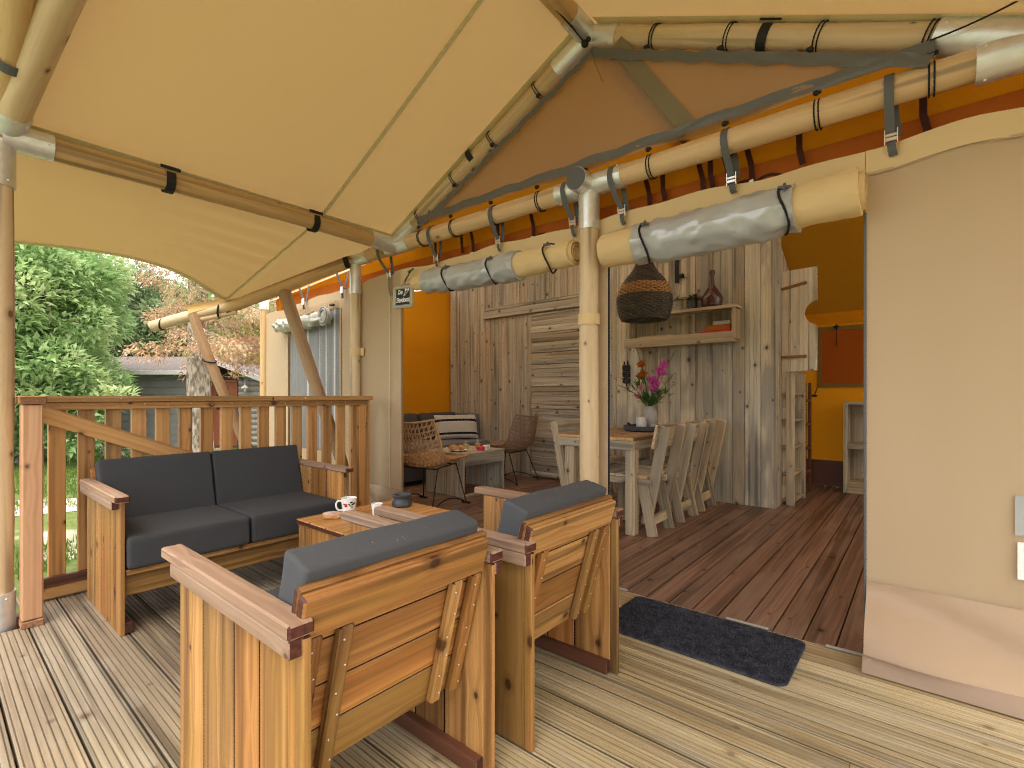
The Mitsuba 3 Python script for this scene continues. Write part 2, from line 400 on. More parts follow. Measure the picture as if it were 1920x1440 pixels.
def bar(p0, p1, w, t, side=(0, 0, 1), c=0.003, **k):
    """A board from p0 to p1: w wide towards side, t thick."""
    p0, p1 = np.asarray(p0, float), np.asarray(p1, float)
    a = unit(p1 - p0); b = unit(np.asarray(side, float) - a * np.dot(side, a)); d = np.cross(a, b)
    return obox((p0 + p1) / 2, V3(np.linalg.norm(p1 - p0) / 2, w / 2, t / 2), np.array([a, b, d]), c, **k)


def tube(path, r, n=10, closed=False, caps=True, i=None, along=0.0, uvs=True):
    path = np.asarray(path, float)
    m = len(path)
    r = np.broadcast_to(np.asarray(r, float), (m,)) if np.ndim(r) < 2 else np.asarray(r)
    i = pid() if i is None else i
    tang = np.gradient(path, axis=0) if not closed else np.roll(path, -1, 0) - np.roll(path, 1, 0)
    tang /= np.linalg.norm(tang, axis=1, keepdims=True) + 1e-12
    ref = V3(0, 0, 1) if abs(tang[0][2]) < 0.9 else V3(1, 0, 0)
    u = unit(np.cross(tang[0], ref)); fr = []
    for k in range(m):
        u = unit(u - tang[k] * np.dot(u, tang[k])); fr.append((u, np.cross(tang[k], u)))
    ang = np.linspace(0, 2 * math.pi, n + 1)
    s = np.concatenate([[0], np.cumsum(np.linalg.norm(np.diff(path, axis=0), axis=1))])
    v, uv = [], []
    for k in range(m):
        rr = r[k] if np.ndim(r) == 1 else np.append(r[k], r[k][0])
        v.append(path[k] + (np.cos(ang) * rr)[:, None] * fr[k][0] + (np.sin(ang) * rr)[:, None] * fr[k][1])
        rm = float(np.mean(rr))
        uv.append(np.stack([np.full(n + 1, s[k] + along), i * PITCH + 2.0 + (ang - math.pi) * rm], 1))
    v, uv = np.vstack(v), np.vstack(uv)
    f = []
    for k in range(m if closed else m - 1):
        a, b = k * (n + 1), ((k + 1) % m) * (n + 1)
        for j in range(n):
            f += [(a + j, a + j + 1, b + j + 1), (a + j, b + j + 1, b + j)]
    f = np.array(f)
    if caps and not closed:
        for e, flip in ((0, 1), (m - 1, 0)):
            o = len(v); ring = v[e * (n + 1):(e + 1) * (n + 1)]
            v = np.vstack([v, ring, path[e]])
            d = ring - path[e]
            uv = np.vstack([uv, np.stack([1000.5 + d @ fr[e][0], i * PITCH + 2.0 + d @ fr[e][1]], 1), [[1000.5, i * PITCH + 2.0]]])
            t = np.array([(o + j, o + j + 1, o + n + 1) for j in range(n)])
            f = np.vstack([f, t[:, ::-1] if flip else t])
    return {'v': v, 'f': f, 'uv': uv, 's': True}


def curve(pts, n=24):
    """A smooth path through the points."""
    from scipy.interpolate import CubicSpline
    pts = np.asarray(pts, float)
    t = np.concatenate([[0], np.cumsum(np.linalg.norm(np.diff(pts, axis=0), axis=1))])
    return CubicSpline(t, pts)(np.linspace(0, t[-1], n))


def pole(p0, p1, r, bend=0.006, n=18, seg=16, taper=0.0):
    p0, p1 = np.asarray(p0, float), np.asarray(p1, float)
    i = pid()
    t = np.linspace(0, 1, seg)[:, None]
    w = np.stack([meshkit.noise(np.stack([t[:, 0] * 3 + 7.3 * i, t[:, 0] * 0 + k, t[:, 0] * 0], 1)) - 0.5 for k in range(3)], 1)
    path = p0 + (p1 - p0) * t + w * np.sin(t * math.pi) * 2 * bend
    L = np.linalg.norm(p1 - p0)
    ang = np.linspace(0, 2 * math.pi, n, endpoint=False)
    tt = np.repeat(t, n, 1)
    lump = meshkit.noise(np.stack([np.cos(ang)[None] * 1.5 + 0 * tt + 5 * i, np.sin(ang)[None] * 1.5 + 0 * tt, tt * L * 4], -1)) - 0.5
    rr = r * (1 - taper * t) * (1 + 0.10 * lump)
    return tube(path, rr, n, i=i)


def ribbon(path, width, t=0.002, wvec=(1, 0, 0)):
    """A strap along the path, width towards wvec."""
    path = np.asarray(path, float); m = len(path)
    w = np.broadcast_to(np.asarray(wvec, float), path.shape)
    tang = np.gradient(path, axis=0); tang /= np.linalg.norm(tang, axis=1, keepdims=True) + 1e-12
    w = w - tang * (w * tang).sum(1, keepdims=True); w /= np.linalg.norm(w, axis=1, keepdims=True) + 1e-12
    nn = np.cross(tang, w)
    width = np.broadcast_to(np.asarray(width, float), (m,))[:, None]
    c = [path + sa * w * width / 2 + sb * nn * t / 2 for sa, sb in ((-1, -1), (1, -1), (1, 1), (-1, 1))]
    v = np.stack(c, 1).reshape(-1, 3); f = []
    for k in range(m - 1):
        for j in range(4):
            a, b = k * 4 + j, k * 4 + (j + 1) % 4
            f += [(a, b, b + 4), (a, b + 4, a + 4)]
    e = (m - 1) * 4
    f += [(2, 1, 0), (3, 2, 0), (e, e + 1, e + 2), (e, e + 2, e + 3)]
    return {'v': v, 'f': np.array(f), 's': False}


def lathe(profile, n=28, at=(0, 0, 0)):
    pr = np.asarray(profile, float)
    a = np.linspace(0, 2 * math.pi, n + 1)
    v = np.stack([np.outer(np.cos(a), pr[:, 0]), np.outer(np.sin(a), pr[:, 0]), np.outer(np.ones(n + 1), pr[:, 1])], -1)
    m = len(pr); f = []
    for j in range(n):
        for k in range(m - 1):
            p = j * m + k
            f += [(p, p + m, p + m + 1), (p, p + m + 1, p + 1)]
    return {'v': v.reshape(-1, 3) + np.asarray(at, float), 'f': np.array(f), 's': 35}


def grid(S, nu, nv, uvscale=None):
    """A sheet from the points S (nu, nv, 3)."""
    S = np.asarray(S, float); f = []
    for a in range(nu - 1):
        for b in range(nv - 1):
            p = a * nv + b
            f += [(p, p + nv, p + nv + 1), (p, p + nv + 1, p + 1)]
    U, W = np.meshgrid(np.linspace(0, 1, nu), np.linspace(0, 1, nv), indexing='ij')
    return {'v': S.reshape(-1, 3), 'f': np.array(f), 'uv': np.stack([U.ravel(), W.ravel()], 1), 's': True}


def quad_sheet(a, b, c, d, nu=2, nv=2, disp=None):
    """A sheet between corners a-b (u) and d-c; disp(u, v) moves it along its normal."""
    a, b, c, d = (np.asarray(q, float) for q in (a, b, c, d))
    U, W = np.meshgrid(np.linspace(0, 1, nu), np.linspace(0, 1, nv), indexing='ij')
    S = (a * ((1 - U) * (1 - W))[..., None] + b * (U * (1 - W))[..., None] + c * (U * W)[..., None] + d * ((1 - U) * W)[..., None])
    if disp is not None:
        S = S + disp(U, W, S)[..., None] * unit(np.cross(b - a, d - a))
    return grid(S, nu, nv)


def ball(c, r, sub=2):
    m = trimesh.creation.icosphere(sub)
    return {'v': m.vertices * np.asarray(r) + np.asarray(c, float), 'f': m.faces, 's': True}


def cushion(half, r=0.025, bulge=0.012, n=12, fold=0.0, seed=0):
    """A soft block: rounded edges, faces a little puffed."""
    h = np.asarray(half, float); r = min(r, h.min() * 0.95)
    def line(L):
        e = [L - r * (1 - math.sin(a)) for a in np.linspace(math.pi / 2, 0, 4)]
        inner = np.linspace(-(L - r), L - r, n)
        return np.concatenate([[-x for x in e[:3]], inner, e[2::-1]])
    vs, fs, o = [], [], 0
    for ax in range(3):
        b, d = (ax + 1) % 3, (ax + 2) % 3
        lb, ld = line(h[b]), line(h[d])
        for s in (-1, 1):
            B, D = np.meshgrid(lb, ld, indexing='ij')
            p = np.zeros(B.shape + (3,)); p[..., ax] = s * h[ax]; p[..., b] = B; p[..., d] = D
            q = np.clip(p, -(h - r), h - r); k = p - q
            L = np.linalg.norm(k, axis=-1, keepdims=True)
            p = q + r * k / np.maximum(L, 1e-9)
            g = grid(p, *B.shape)
            f = g['f'] if s > 0 else g['f'][:, ::-1]
            vs.append(g['v']); fs.append(f + o); o += len(g['v'])
    v, f = np.vstack(vs), np.vstack(fs)
    m = trimesh.Trimesh(np.round(v, 7), f, process=False); m.merge_vertices()
    v = np.array(m.vertices)
    x = v / h
    th = int(np.argmin(h))
    o1, o2 = [k for k in range(3) if k != th]
    v[:, th] += np.sign(x[:, th]) * bulge * np.clip(1 - x[:, o1] ** 2, 0, 1) * np.clip(1 - x[:, o2] ** 2, 0, 1)
    nz = meshkit.noise(v * 14 + seed * 9.1) - 0.5
    v += (x * 0.004 * nz[:, None])
    return {'v': v, 'f': np.array(m.faces), 's': True}


def pillow(w, h, t, n=18):
    U, W = np.meshgrid(np.linspace(-1, 1, n), np.linspace(-1, 1, n), indexing='ij')
    fac = np.clip((1 - np.abs(U) ** 2.6) * (1 - np.abs(W) ** 2.6), 0, 1) ** 0.55
    pin = 1 - 0.07 * (1 - np.abs(U) ** 2) * np.abs(W) ** 3 - 0.0 * U
    pin2 = 1 - 0.06 * (1 - np.abs(W) ** 2) * np.abs(U) ** 3
    ms = []
    for s in (1, -1):
        S = np.stack([U * w / 2 * pin2, W * h / 2 * pin, s * t / 2 * fac], -1)
        g = grid(S, n, n)
        g['uv'] = np.stack([(U.ravel() + 1) / 2, (W.ravel() + 1) / 2], 1)
        if s < 0: g['f'] = g['f'][:, ::-1]
        ms.append(g)
    return join(ms)


def frame_of(x, y, z, o):
    M = np.eye(4); M[:3, 0], M[:3, 1], M[:3, 2], M[:3, 3] = unit(x), unit(y), unit(z), o
    return M


# ------------------------------------------------------------------ the ground, the lawn, the path
GZ = -0.20
g = thing('lawn', kind='structure')
S = np.array([[(x, y, GZ) for y in (-120.0, 120.0)] for x in (-160.0, 120.0)])
put(g, None, grid(S, 2, 2), GROUND, smooth=False)
pth = thing('path', kind='structure')
pc = curve([(-9.5, -2.0, 0), (-8.2, 0.5, 0), (-7.6, 1.8, 0), (-8.6, 3.4, 0), (-11.0, 5.2, 0), (-12.5, 6.6, 0)], 26)
tn = np.gradient(pc, axis=0); nr = np.stack([-tn[:, 1], tn[:, 0], 0 * tn[:, 0]], 1); nr /= np.linalg.norm(nr, axis=1, keepdims=True)
wob = 0.42 + 0.2 * (meshkit.noise(pc * 2.0) - 0.5)
put(pth, None, grid(np.stack([pc + nr * wob[:, None] + V3(0, 0, GZ + 0.006), pc - nr * wob[:, None] + V3(0, 0, GZ + 0.006)], 1), 26, 2), SANDP)


def blades(n, xr, yr, hmin, hmax, pal, seed, w=0.012):
    rg = np.random.default_rng(seed)
    x, y = rg.uniform(*xr, n), rg.uniform(*yr, n)
    dens = meshkit.fbm(np.stack([x * 1.3, y * 1.3, x * 0 + 2], 1), 3)
    keep = (dens < 0.52) & (np.abs(x + 8.2) + 0 * y > -1)
    x, y = x[keep], y[keep]; n = len(x)
    a = rg.uniform(0, 6.28, n); h = rg.uniform(hmin, hmax, n); lean = rg.uniform(0.0, 0.7, n) * h
    b = rg.uniform(0, 6.28, n)
    base = np.stack([x, y, np.full(n, GZ)], 1); wv = np.stack([np.cos(a), np.sin(a), 0 * a], 1) * w / 2
    tip = base + np.stack([np.cos(b) * lean, np.sin(b) * lean, h], 1)
    v = np.stack([base - wv, base + wv, tip], 1).reshape(-1, 3)
    f = np.arange(3 * n).reshape(-1, 3)
    c = np.asarray(pal)[rg.integers(0, len(pal), n)] * rg.uniform(0.7, 1.3, (n, 1))
    return {'v': v, 'f': f, 'c': np.repeat(c, 3, 0), 's': False}


gr = thing('grass', kind='stuff', label='short green grass on the lawn beyond the railing', cat='grass')
put(gr, None, blades(60000, (-13.5, -4.2), (-1.5, 6.5), 0.03, 0.10, [(0.10, 0.20, 0.035), (0.15, 0.24, 0.05), (0.20, 0.25, 0.08)], 3), LEAF)

# ------------------------------------------------------------------ the deck of ribbed boards
deck = thing('deck', kind='structure')


def ribbed(x0, x1, y0, w, i):
    n = 7; gw = 0.0048; gd = 0.0036; m = w / n
    prof = [(0, -0.026), (0, -0.002), (0.002, 0)]
    for k in range(n):
        c = m * (k + 0.5)
        prof += [(c - gw / 2, 0), (c - gw / 2 + 0.0012, -gd), (c + gw / 2 - 0.0012, -gd), (c + gw / 2, 0)]
    prof += [(w - 0.002, 0), (w, -0.002), (w, -0.026)]
    v, f, uv = [], [], []
    off = random.random() * 6
    for k in range(len(prof) - 1):
        o = len(v)
        for (x, (yy, z)) in ((x0, prof[k]), (x1, prof[k]), (x1, prof[k + 1]), (x0, prof[k + 1])):
            v.append((x, y0 + yy, z)); uv.append((x - x0 + off, i * PITCH + 2.0 + yy - w / 2))
        f += [(o, o + 1, o + 2), (o, o + 2, o + 3)]
    body = box(x0, x1, y0 + 0.001, y0 + w - 0.001, -0.030, -0.0065, 'x', 0.001, i=i)
    return join([{'v': np.array(v, float), 'f': np.array(f), 'uv': np.array(uv), 's': False}, body])


k0 = -8
for k in range(k0, 14):
    y0 = 0.333 + 0.1455 * k
    xl = -3.285 if y0 + 0.1 < 0.34 else -3.80
    cuts = [xl, 1.9] if k % 3 else [xl, random.uniform(-0.6, 0.9), 1.9]
    for a, b in zip(cuts[:-1], cuts[1:]):
        put(deck, 'plank', ribbed(a + 0.001, b - 0.001, y0 + 0.0035, 0.1385, pid()), DECKW)
put(deck, 'edge_strip', box(-3.7, 1.9, 2.375, 2.553, -0.03, -0.002, 'x', 0.002), DECKW)
for x in (-3.6, -2.9, -2.2, -1.5, -0.8, -0.1, 0.6, 1.3):
    put(deck, 'joist', box(x - 0.03, x + 0.03, -0.80, 2.5, -0.16, -0.032, 'y'), DARKW)

# ------------------------------------------------------------------ the tent's floor of dark boards
fl = thing('tent_floor', kind='structure')
for k in range(-27, 49):
    x1 = -0.2955 - 0.1245 * k
    put(fl, 'plank', box(x1 - 0.1245 + 0.0035, x1 - 0.0035, 2.556, 7.1, -0.028, 0.0, 'y', 0.0035), FLOORW)
put(fl, 'subfloor', box(-5.9, 3.0, 2.56, 7.1, -0.06, -0.032, 'x'), DARKW)
for x0, x1, s in ((-1.47, -1.28, 0.3), (-0.75, -0.56, 0.0), (-0.33, -0.19, 0.0)):
    put(fl, 'threshold_clip', bar((x0, 2.548, 0.004), (x1, 2.553, 0.004), 0.022, 0.006, (0, 1, 0)), CLAYG)

# ------------------------------------------------------------------ the tent
tent = thing('safari_tent', 'large beige canvas lodge tent with a timber pole veranda and yellow canopy', 'tent')
BY, BZ = 2.53, 2.335
PX = -1.515                                   # middle post and ridge


def sleeve(parent, p0, p1, r, name='sleeve', m=STEEL):
    """A galvanised tube end round a pole, with its two screws."""
    p0, p1 = np.asarray(p0, float), np.asarray(p1, float)
    put(parent, name, tube(np.linspace(p0, p1, 3), r, 22, i=1), m)
    a = unit(p1 - p0); b = unit(np.cross(a, V3(0.3, 0.9, 0.2)))
    scr = [ball(p1 - a * 0.025 + (b * math.cos(q) + np.cross(a, b) * math.sin(q)) * r, 0.0055, 1) for q in (0.4, 2.2, 3.9, 5.4)]
    put(parent, 'screw', join(scr), STEEL, kind='stuff')


# poles
P_ = {}
P_['front beam'] = put(tent, 'beam', pole((-3.93, BY, BZ), (0.75, BY, BZ), 0.058, 0.004, seg=40), POLEW, label='long horizontal pole across the tent front')
P_['mid post'] = put(tent, 'post', pole((PX, BY, 0.0), (PX, BY, 2.26), 0.056, 0.004, seg=24), POLEW, label='knotty vertical post in the middle of the opening')
P_['left post'] = put(tent, 'post', pole((-3.95, BY, 0.0), (-3.95, BY, 2.25), 0.045, 0.003, seg=24), POLEW, label='thin vertical post at the end of the railing')
P_['corner post'] = put(tent, 'post', pole((-3.365, 0.235, 0.06), (-3.365, 0.235, 2.12), 0.060, 0.003, seg=20), POLEW, label='thick vertical post at the left edge')
P_['right post'] = put(tent, 'post', pole((0.62, BY, 0.0), (0.62, BY, 2.3), 0.056, 0.003, seg=20), POLEW)
P_['rafter l'] = put(tent, 'rafter', pole((-3.34, BY, BZ + 0.03), (PX, BY, 3.215), 0.056, 0.006, seg=24), POLEW, label='sloping pole left of the gable')
P_['rafter r'] = put(tent, 'rafter', pole((0.31, BY, BZ + 0.03), (PX, BY, 3.215), 0.056, 0.006, seg=24), POLEW, label='sloping pole right of the gable')
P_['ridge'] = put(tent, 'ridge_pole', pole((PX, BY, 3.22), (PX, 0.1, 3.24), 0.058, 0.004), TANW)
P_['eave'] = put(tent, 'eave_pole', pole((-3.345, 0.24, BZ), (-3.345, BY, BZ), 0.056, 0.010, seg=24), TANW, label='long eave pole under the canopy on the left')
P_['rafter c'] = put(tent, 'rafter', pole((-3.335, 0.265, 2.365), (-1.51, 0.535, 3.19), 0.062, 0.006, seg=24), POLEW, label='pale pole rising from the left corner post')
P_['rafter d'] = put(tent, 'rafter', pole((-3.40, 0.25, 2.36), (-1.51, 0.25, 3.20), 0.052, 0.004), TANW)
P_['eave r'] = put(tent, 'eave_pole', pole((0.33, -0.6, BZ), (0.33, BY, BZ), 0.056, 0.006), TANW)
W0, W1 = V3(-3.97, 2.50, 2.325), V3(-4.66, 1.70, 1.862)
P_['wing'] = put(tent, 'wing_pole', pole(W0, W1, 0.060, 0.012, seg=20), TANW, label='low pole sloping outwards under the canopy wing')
P_['wing tip'] = put(tent, 'wing_pole', pole(W1 + V3(0.10, 0.10, 0.045), V3(-5.06, 1.27, 1.69), 0.046, 0.005), POLEW, label='pale tip of the low pole out in the daylight')
P_['wing peg'] = put(tent, 'wing_pole', pole(W1 + V3(0.06, 0.07, -0.03), W1 + V3(-0.13, -0.15, -0.105), 0.022, 0.0), POLEW)
P_['strut'] = put(tent, 'strut', tube(curve([(-4.345, 2.07, 2.02), (-4.20, 2.13, 1.63), (-4.02, 2.22, 1.10), (-3.86, 2.33, 0.55), (-3.74, 2.42, 0.0)], 24), np.linspace(0.056, 0.046, 24), 16), OLDPOLE, label='weathered brown strut leaning against the low pole')
P_['strut out'] = put(tent, 'strut', tube(curve([(-4.80, 1.50, 1.80), (-4.66, 1.60, 1.35), (-4.50, 1.70, 0.95), (-4.36, 1.86, 0.40), (-4.22, 1.95, GZ)], 20), np.linspace(0.040, 0.046, 20), 14), OLDPOLE, label='outer strut standing on the lawn')
put(P_['strut out'], 'rubber_tie', tube(np.array([(-4.675 + 0.052 * math.cos(a), 1.585 + 0.052 * math.sin(a), 1.40 - 0.02 * math.cos(a)) for a in np.linspace(0, 6.28, 18)]), 0.006, 6), BLACK)
put(P_['wing tip'], 'rubber_tie', tube(np.array([V3(-5.0, 1.335, 1.713) + 0.05 * (math.cos(a) * unit((0.7, -0.7, 0)) + math.sin(a) * unit((0.1, 0.1, 1))) for a in np.linspace(0, 6.28, 18)]), 0.006, 6), BLACK)
put(P_['wing'], 'tie_ring', tube(np.array([W1 + V3(-0.03, -0.03, -0.03) + 0.055 * (math.cos(a) * unit((0.7, -0.5, 0.2)) + math.sin(a) * unit((0.1, 0.1, 1))) for a in np.linspace(0, 6.28, 18)]), 0.008, 6), BLACK)
P_['far post'] = put(tent, 'post', pole((-6.19, 2.70, GZ), (-6.19, 2.70, 2.18), 0.045, 0.003), TANW, label='thin post outside the far tent corner')
put(P_['far post'], 'cap', tube([(-6.19, 2.70, 2.15), (-6.19, 2.70, 2.27)], 0.05, 16), WHITE)

# sleeves and joints
R_ = 0.064
sleeve(P_['mid post'], (PX, BY, 2.30), (PX, BY, 2.075), 0.062)
sleeve(P_['left post'], (-3.95, BY, 2.33), (-3.95, BY, 2.02), 0.051)
sleeve(P_['front beam'], (PX - 0.02, BY, BZ), (PX - 0.215, BY, BZ), R_)
sleeve(P_['front beam'], (PX + 0.02, BY, BZ), (PX + 0.225, BY, BZ), R_)
sleeve(P_['front beam'], (-3.99, BY, BZ), (-3.73, BY, BZ), R_)
sleeve(P_['front beam'], (-3.46, BY, BZ), (-3.17, BY, BZ), R_)
sleeve(P_['front beam'], (0.62, BY, BZ), (0.15, BY, BZ), 0.072)
put(P_['front beam'], 'end_cap', tube([(PX - 0.01, BY, BZ + 0.005), (PX - 0.01, BY - 0.13, BZ + 0.005)], 0.066, 22), STEEL)
put(P_['front beam'], 'grey_disc', tube([(PX - 0.01, BY - 0.1305, BZ + 0.005), (PX - 0.01, BY - 0.134, BZ + 0.005)], 0.063, 22), GSTRAP)
put(P_['front beam'], 'rubber_collar', tube(np.array([(PX - 0.01 + 0.068 * math.cos(a), BY - 0.03, BZ + 0.068 * math.sin(a)) for a in np.linspace(0, 6.28, 24)]), 0.006, 6), BLACK)
ra = unit(V3(PX + 3.34, 0, 3.215 - BZ - 0.03)); rb = unit(V3(PX - 0.31, 0, 3.215 - BZ - 0.03))
sleeve(P_['rafter l'], V3(PX, BY, 3.215), V3(PX, BY, 3.215) - ra * 0.25, R_)
sleeve(P_['rafter l'], V3(-3.34, BY, BZ + 0.03), V3(-3.34, BY, BZ + 0.03) + ra * 0.25, 0.060)
sleeve(P_['rafter r'], V3(PX, BY, 3.215), V3(PX, BY, 3.215) - rb * 0.22, R_)
sleeve(P_['rafter r'], V3(0.31, BY, BZ + 0.03), V3(0.31, BY, BZ + 0.03) + rb * 0.30, 0.068)
sleeve(P_['ridge'], (PX, BY, 3.22), (PX, BY - 0.22, 3.222), R_)
sleeve(P_['eave'], (-3.345, BY, BZ), (-3.345, BY - 0.26, BZ), R_)
sleeve(P_['eave'], (-3.345, 0.25, BZ), (-3.345, 0.43, BZ), 0.064)
sleeve(P_['corner post'], (-3.365, 0.235, 2.40), (-3.365, 0.235, 2.09), 0.066)
sleeve(P_['corner post'], (-3.365, 0.235, GZ), (-3.365, 0.235, 0.17), 0.066)
rc = unit(V3(-1.51 + 3.335, 0.27, 3.19 - 2.365))
sleeve(P_['rafter c'], V3(-3.335, 0.265, 2.365) - rc * 0.04, V3(-3.335, 0.265, 2.365) + rc * 0.12, 0.068)
put(P_['wing'], 'strap_ring', tube([W0 + V3(-0.005, -0.02, 0), W0 + V3(-0.035, -0.055, -0.012)], 0.073, 20, caps=False), BLACK)
put(P_['left post'], 'canvas_tab', tube([(-3.95, BY, 1.46), (-3.95, BY, 1.53)], 0.052, 18, caps=False), ROLLC)
put(P_['left post'], 'canvas_tab', box(-3.93, -3.86, BY + 0.02, BY + 0.03, 1.46, 1.53), ROLLC)
put(P_['mid post'], 'canvas_tab', tube([(PX, BY, 1.515), (PX, BY, 1.58)], 0.063, 20, caps=False), ROLLC)


# canopy over the veranda: two slopes, sewn strips, and the scalloped wing on the left
def sag(U, W, S):
    return -0.022 * np.sin(np.pi * U) * np.sin(np.pi * W) + 0.012 * (meshkit.noise(S * V3(1.6, 3.0, 1.6)) - 0.5)


RZ, EZ = 3.305, 2.402
canl = quad_sheet((PX, -0.15, RZ), (PX, 2.60, RZ), (-3.40, 2.60, EZ), (-3.40, -0.15, EZ), 24, 24, lambda U, W, S: -sag(U, W, S))
canr = quad_sheet((PX, 2.60, RZ), (PX, -0.15, RZ), (0.42, -0.15, EZ - 0.03), (0.42, 2.60, EZ - 0.03), 24, 24, lambda U, W, S: -sag(U, W, S))
rw = quad_sheet((0.41, 2.60, EZ - 0.028), (0.41, -0.15, EZ - 0.028), (1.22, 0.25, 2.06), (1.22, 2.2, 2.06), 12, 12)
can = put(tent, 'canopy', join([canl, canr, rw]), CANOPY, label='yellow beige canvas canopy over the veranda')


def on_left(y, t):                             # a point just under the left slope, t from ridge to eave
    p = V3(PX, y, RZ) + (V3(-3.40, y, EZ) - V3(PX, y, RZ)) * t
    u = (y + 0.15) / 2.75
    return p + V3(-0.44, 0, -0.9) * (0.022 * math.sin(math.pi * u) * math.sin(math.pi * t) + 0.010) * 1.0


for y, w in ((1.88, 0.028), (2.50, 0.06)):
    put(can, 'seam', ribbon([on_left(y, t) for t in np.linspace(0.0, 1.0, 16)], w, 0.001, (0, 1, 0)), SEAM)
put(can, 'seam', ribbon([on_left(y, 0.985) for y in np.linspace(-0.1, 2.5, 20)], 0.07, 0.001, (0.9, 0, 0.44)), SEAM)
put(can, 'seam', ribbon([(PX + 0.06 + (0.42 - PX) * t, 2.50, RZ - 0.018 - (RZ - EZ + 0.03) * t - 0.02) for t in np.linspace(0.0, 0.95, 14)], 0.07, 0.001, (0, 1, 0)), SEAM)

smooth01 = lambda x: np.clip(x, 0, 1) ** 2 * (3 - 2 * np.clip(x, 0, 1))
sc = curve([(-4.40, -0.15, 1.95), (-4.24, 0.15, 2.005), (-4.19, 0.386, 2.022), (-4.16, 0.66, 2.04), (-4.16, 0.94, 2.04), (-4.23, 1.213, 2.012), (-4.388, 1.458, 1.957), (-4.60, 1.68, 1.925)], 49)
pl = np.linspace(V3(-4.60, 1.72, 1.905), V3(-4.0, 2.50, 2.375), 25)[1:]
outer = np.vstack([sc, pl])
t = np.linspace(0, 1, len(outer)); tk = np.where(t < 0.667, t / 0.667 * 0.74, 0.74 + (t - 0.667) / 0.333 * 0.26)
eave = np.stack([np.full_like(t, -3.39), -0.15 + 2.74 * tk, np.full_like(t, EZ - 0.002)], 1)
nw = 34; S = np.zeros((len(t), nw, 3))
for k in range(nw):
    q = k / (nw - 1)
    S[:, k] = eave * (1 - q) + outer * q
    S[:, k, 2] -= 0.05 * math.sin(math.pi * q) * np.sin(np.pi * np.clip(tk / 0.74, 0, 1)) ** 1
# creases that run out of the corner
cor = V3(-4.60, 1.70, 1.92)
d = S - cor; rad = np.linalg.norm(d, axis=-1); an = np.arctan2(d[..., 1], d[..., 0])
QQ = np.linspace(0, 1, nw)[None, :]
S[..., 2] += 0.013 * np.sin(QQ * 50 + 3 * tk[:, None]) * (0.5 + meshkit.noise(np.stack([QQ * 7 + 0 * tk[:, None], tk[:, None] * 5 + 0 * QQ, 0 * QQ + 0 * tk[:, None]], -1))) * smooth01((tk[:, None] - 0.32) / 0.3) * smooth01((0.76 - tk[:, None]) / 0.06) * np.sin(np.pi * np.clip(QQ * 1.1, 0, 1))
S[:, -1] = outer
wing = put(tent, 'canopy_wing', grid(S, len(t), nw), CANOPY, label='side wing of the canopy with a scalloped lower edge')
put(wing, 'hem', ribbon(sc + V3(0.012, 0, 0.001), 0.035, 0.004, (0.9, 0.0, 0.25)), SEAM)
put(wing, 'seam', ribbon([S[48, k] + V3(0, 0, -0.008) for k in range(0, 34)], 0.022, 0.001, (0, 1, 0)), SEAM)
put(wing, 'corner_flap', quad_sheet((-4.60, 1.66, 1.93), (-4.55, 1.76, 1.92), (-4.80, 1.47, 1.80), (-4.83, 1.43, 1.86), 6, 4, lambda U, W, S: 0.02 * np.sin(U * 3)), CANOPY)


def velcro(parent, c, axis, r=0.064, name='velcro_strap', m=BLACK, w=0.045, open_=0.9):
    """A strap hooked round a pole, with its bar against the canvas."""
    axis = unit(axis); up = V3(0, 0, 1); b = unit(up - axis * np.dot(up, axis)); s = np.cross(axis, b)
    a0 = np.linspace(open_, 2 * math.pi - open_, 18)
    path = [np.asarray(c) + r * (b * math.cos(a) + s * math.sin(a)) for a in a0]
    put(parent, name, ribbon(path, w, 0.003, axis), m)
    put(parent, name, bar(np.asarray(c) + b * r * 1.0 - axis * 0.05 + s * 0.045, np.asarray(c) + b * r * 1.0 + axis * 0.05 + s * 0.045, 0.02, 0.006, b), m)
    put(parent, name, bar(np.asarray(c) + b * r * 1.0 - axis * 0.05 - s * 0.045, np.asarray(c) + b * r * 1.0 + axis * 0.05 - s * 0.045, 0.02, 0.006, b), m)


velcro(P_['eave'], (-3.345, 0.92, BZ), (0, 1, 0))
velcro(P_['eave'], (-3.345, 1.80, BZ), (0, 1, 0))
velcro(P_['rafter l'], V3(-2.46, BY, 2.80), ra)
velcro(P_['rafter r'], V3(-0.56, BY, 2.765), rb)
velcro(P_['rafter d'], V3(-3.0, 0.25, 2.53), unit((1.85, 0, 0.88)), 0.058, m=GSTRAP)

# the tent's roof behind: a ridge along x, and the cross gable that carries on the veranda's roof
MR = 3.15; BK = 7.1
front_roof = [quad_sheet((-6.0, 2.62, 2.20), (-3.38, 2.62, 2.36), (PX, 4.85, MR), (-6.0, 4.85, MR), 6, 6),
              quad_sheet((0.36, 2.62, 2.36), (3.0, 2.62, 2.20), (3.0, 4.85, MR), (PX, 4.85, MR), 6, 6)]
put(tent, 'front_roof', join(front_roof), TRANS)
roof = [quad_sheet((-6.0, 4.85, MR), (3.0, 4.85, MR), (3.0, BK + 0.1, 2.065), (-6.0, BK + 0.1, 2.065), 8, 6)]
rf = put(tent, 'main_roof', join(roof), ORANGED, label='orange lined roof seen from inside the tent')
cg = [quad_sheet((PX, 2.62, 3.27), (PX, 4.85, MR), (PX - 0.001, 4.85, MR - 0.001), (-3.38, 2.62, 2.36), 6, 6),
      quad_sheet((PX, 2.62, 3.27), (0.36, 2.62, 2.36), (PX + 0.001, 4.85, MR - 0.001), (PX, 4.85, MR), 6, 6)]
put(rf, 'cross_gable', join(cg), ORANGE)
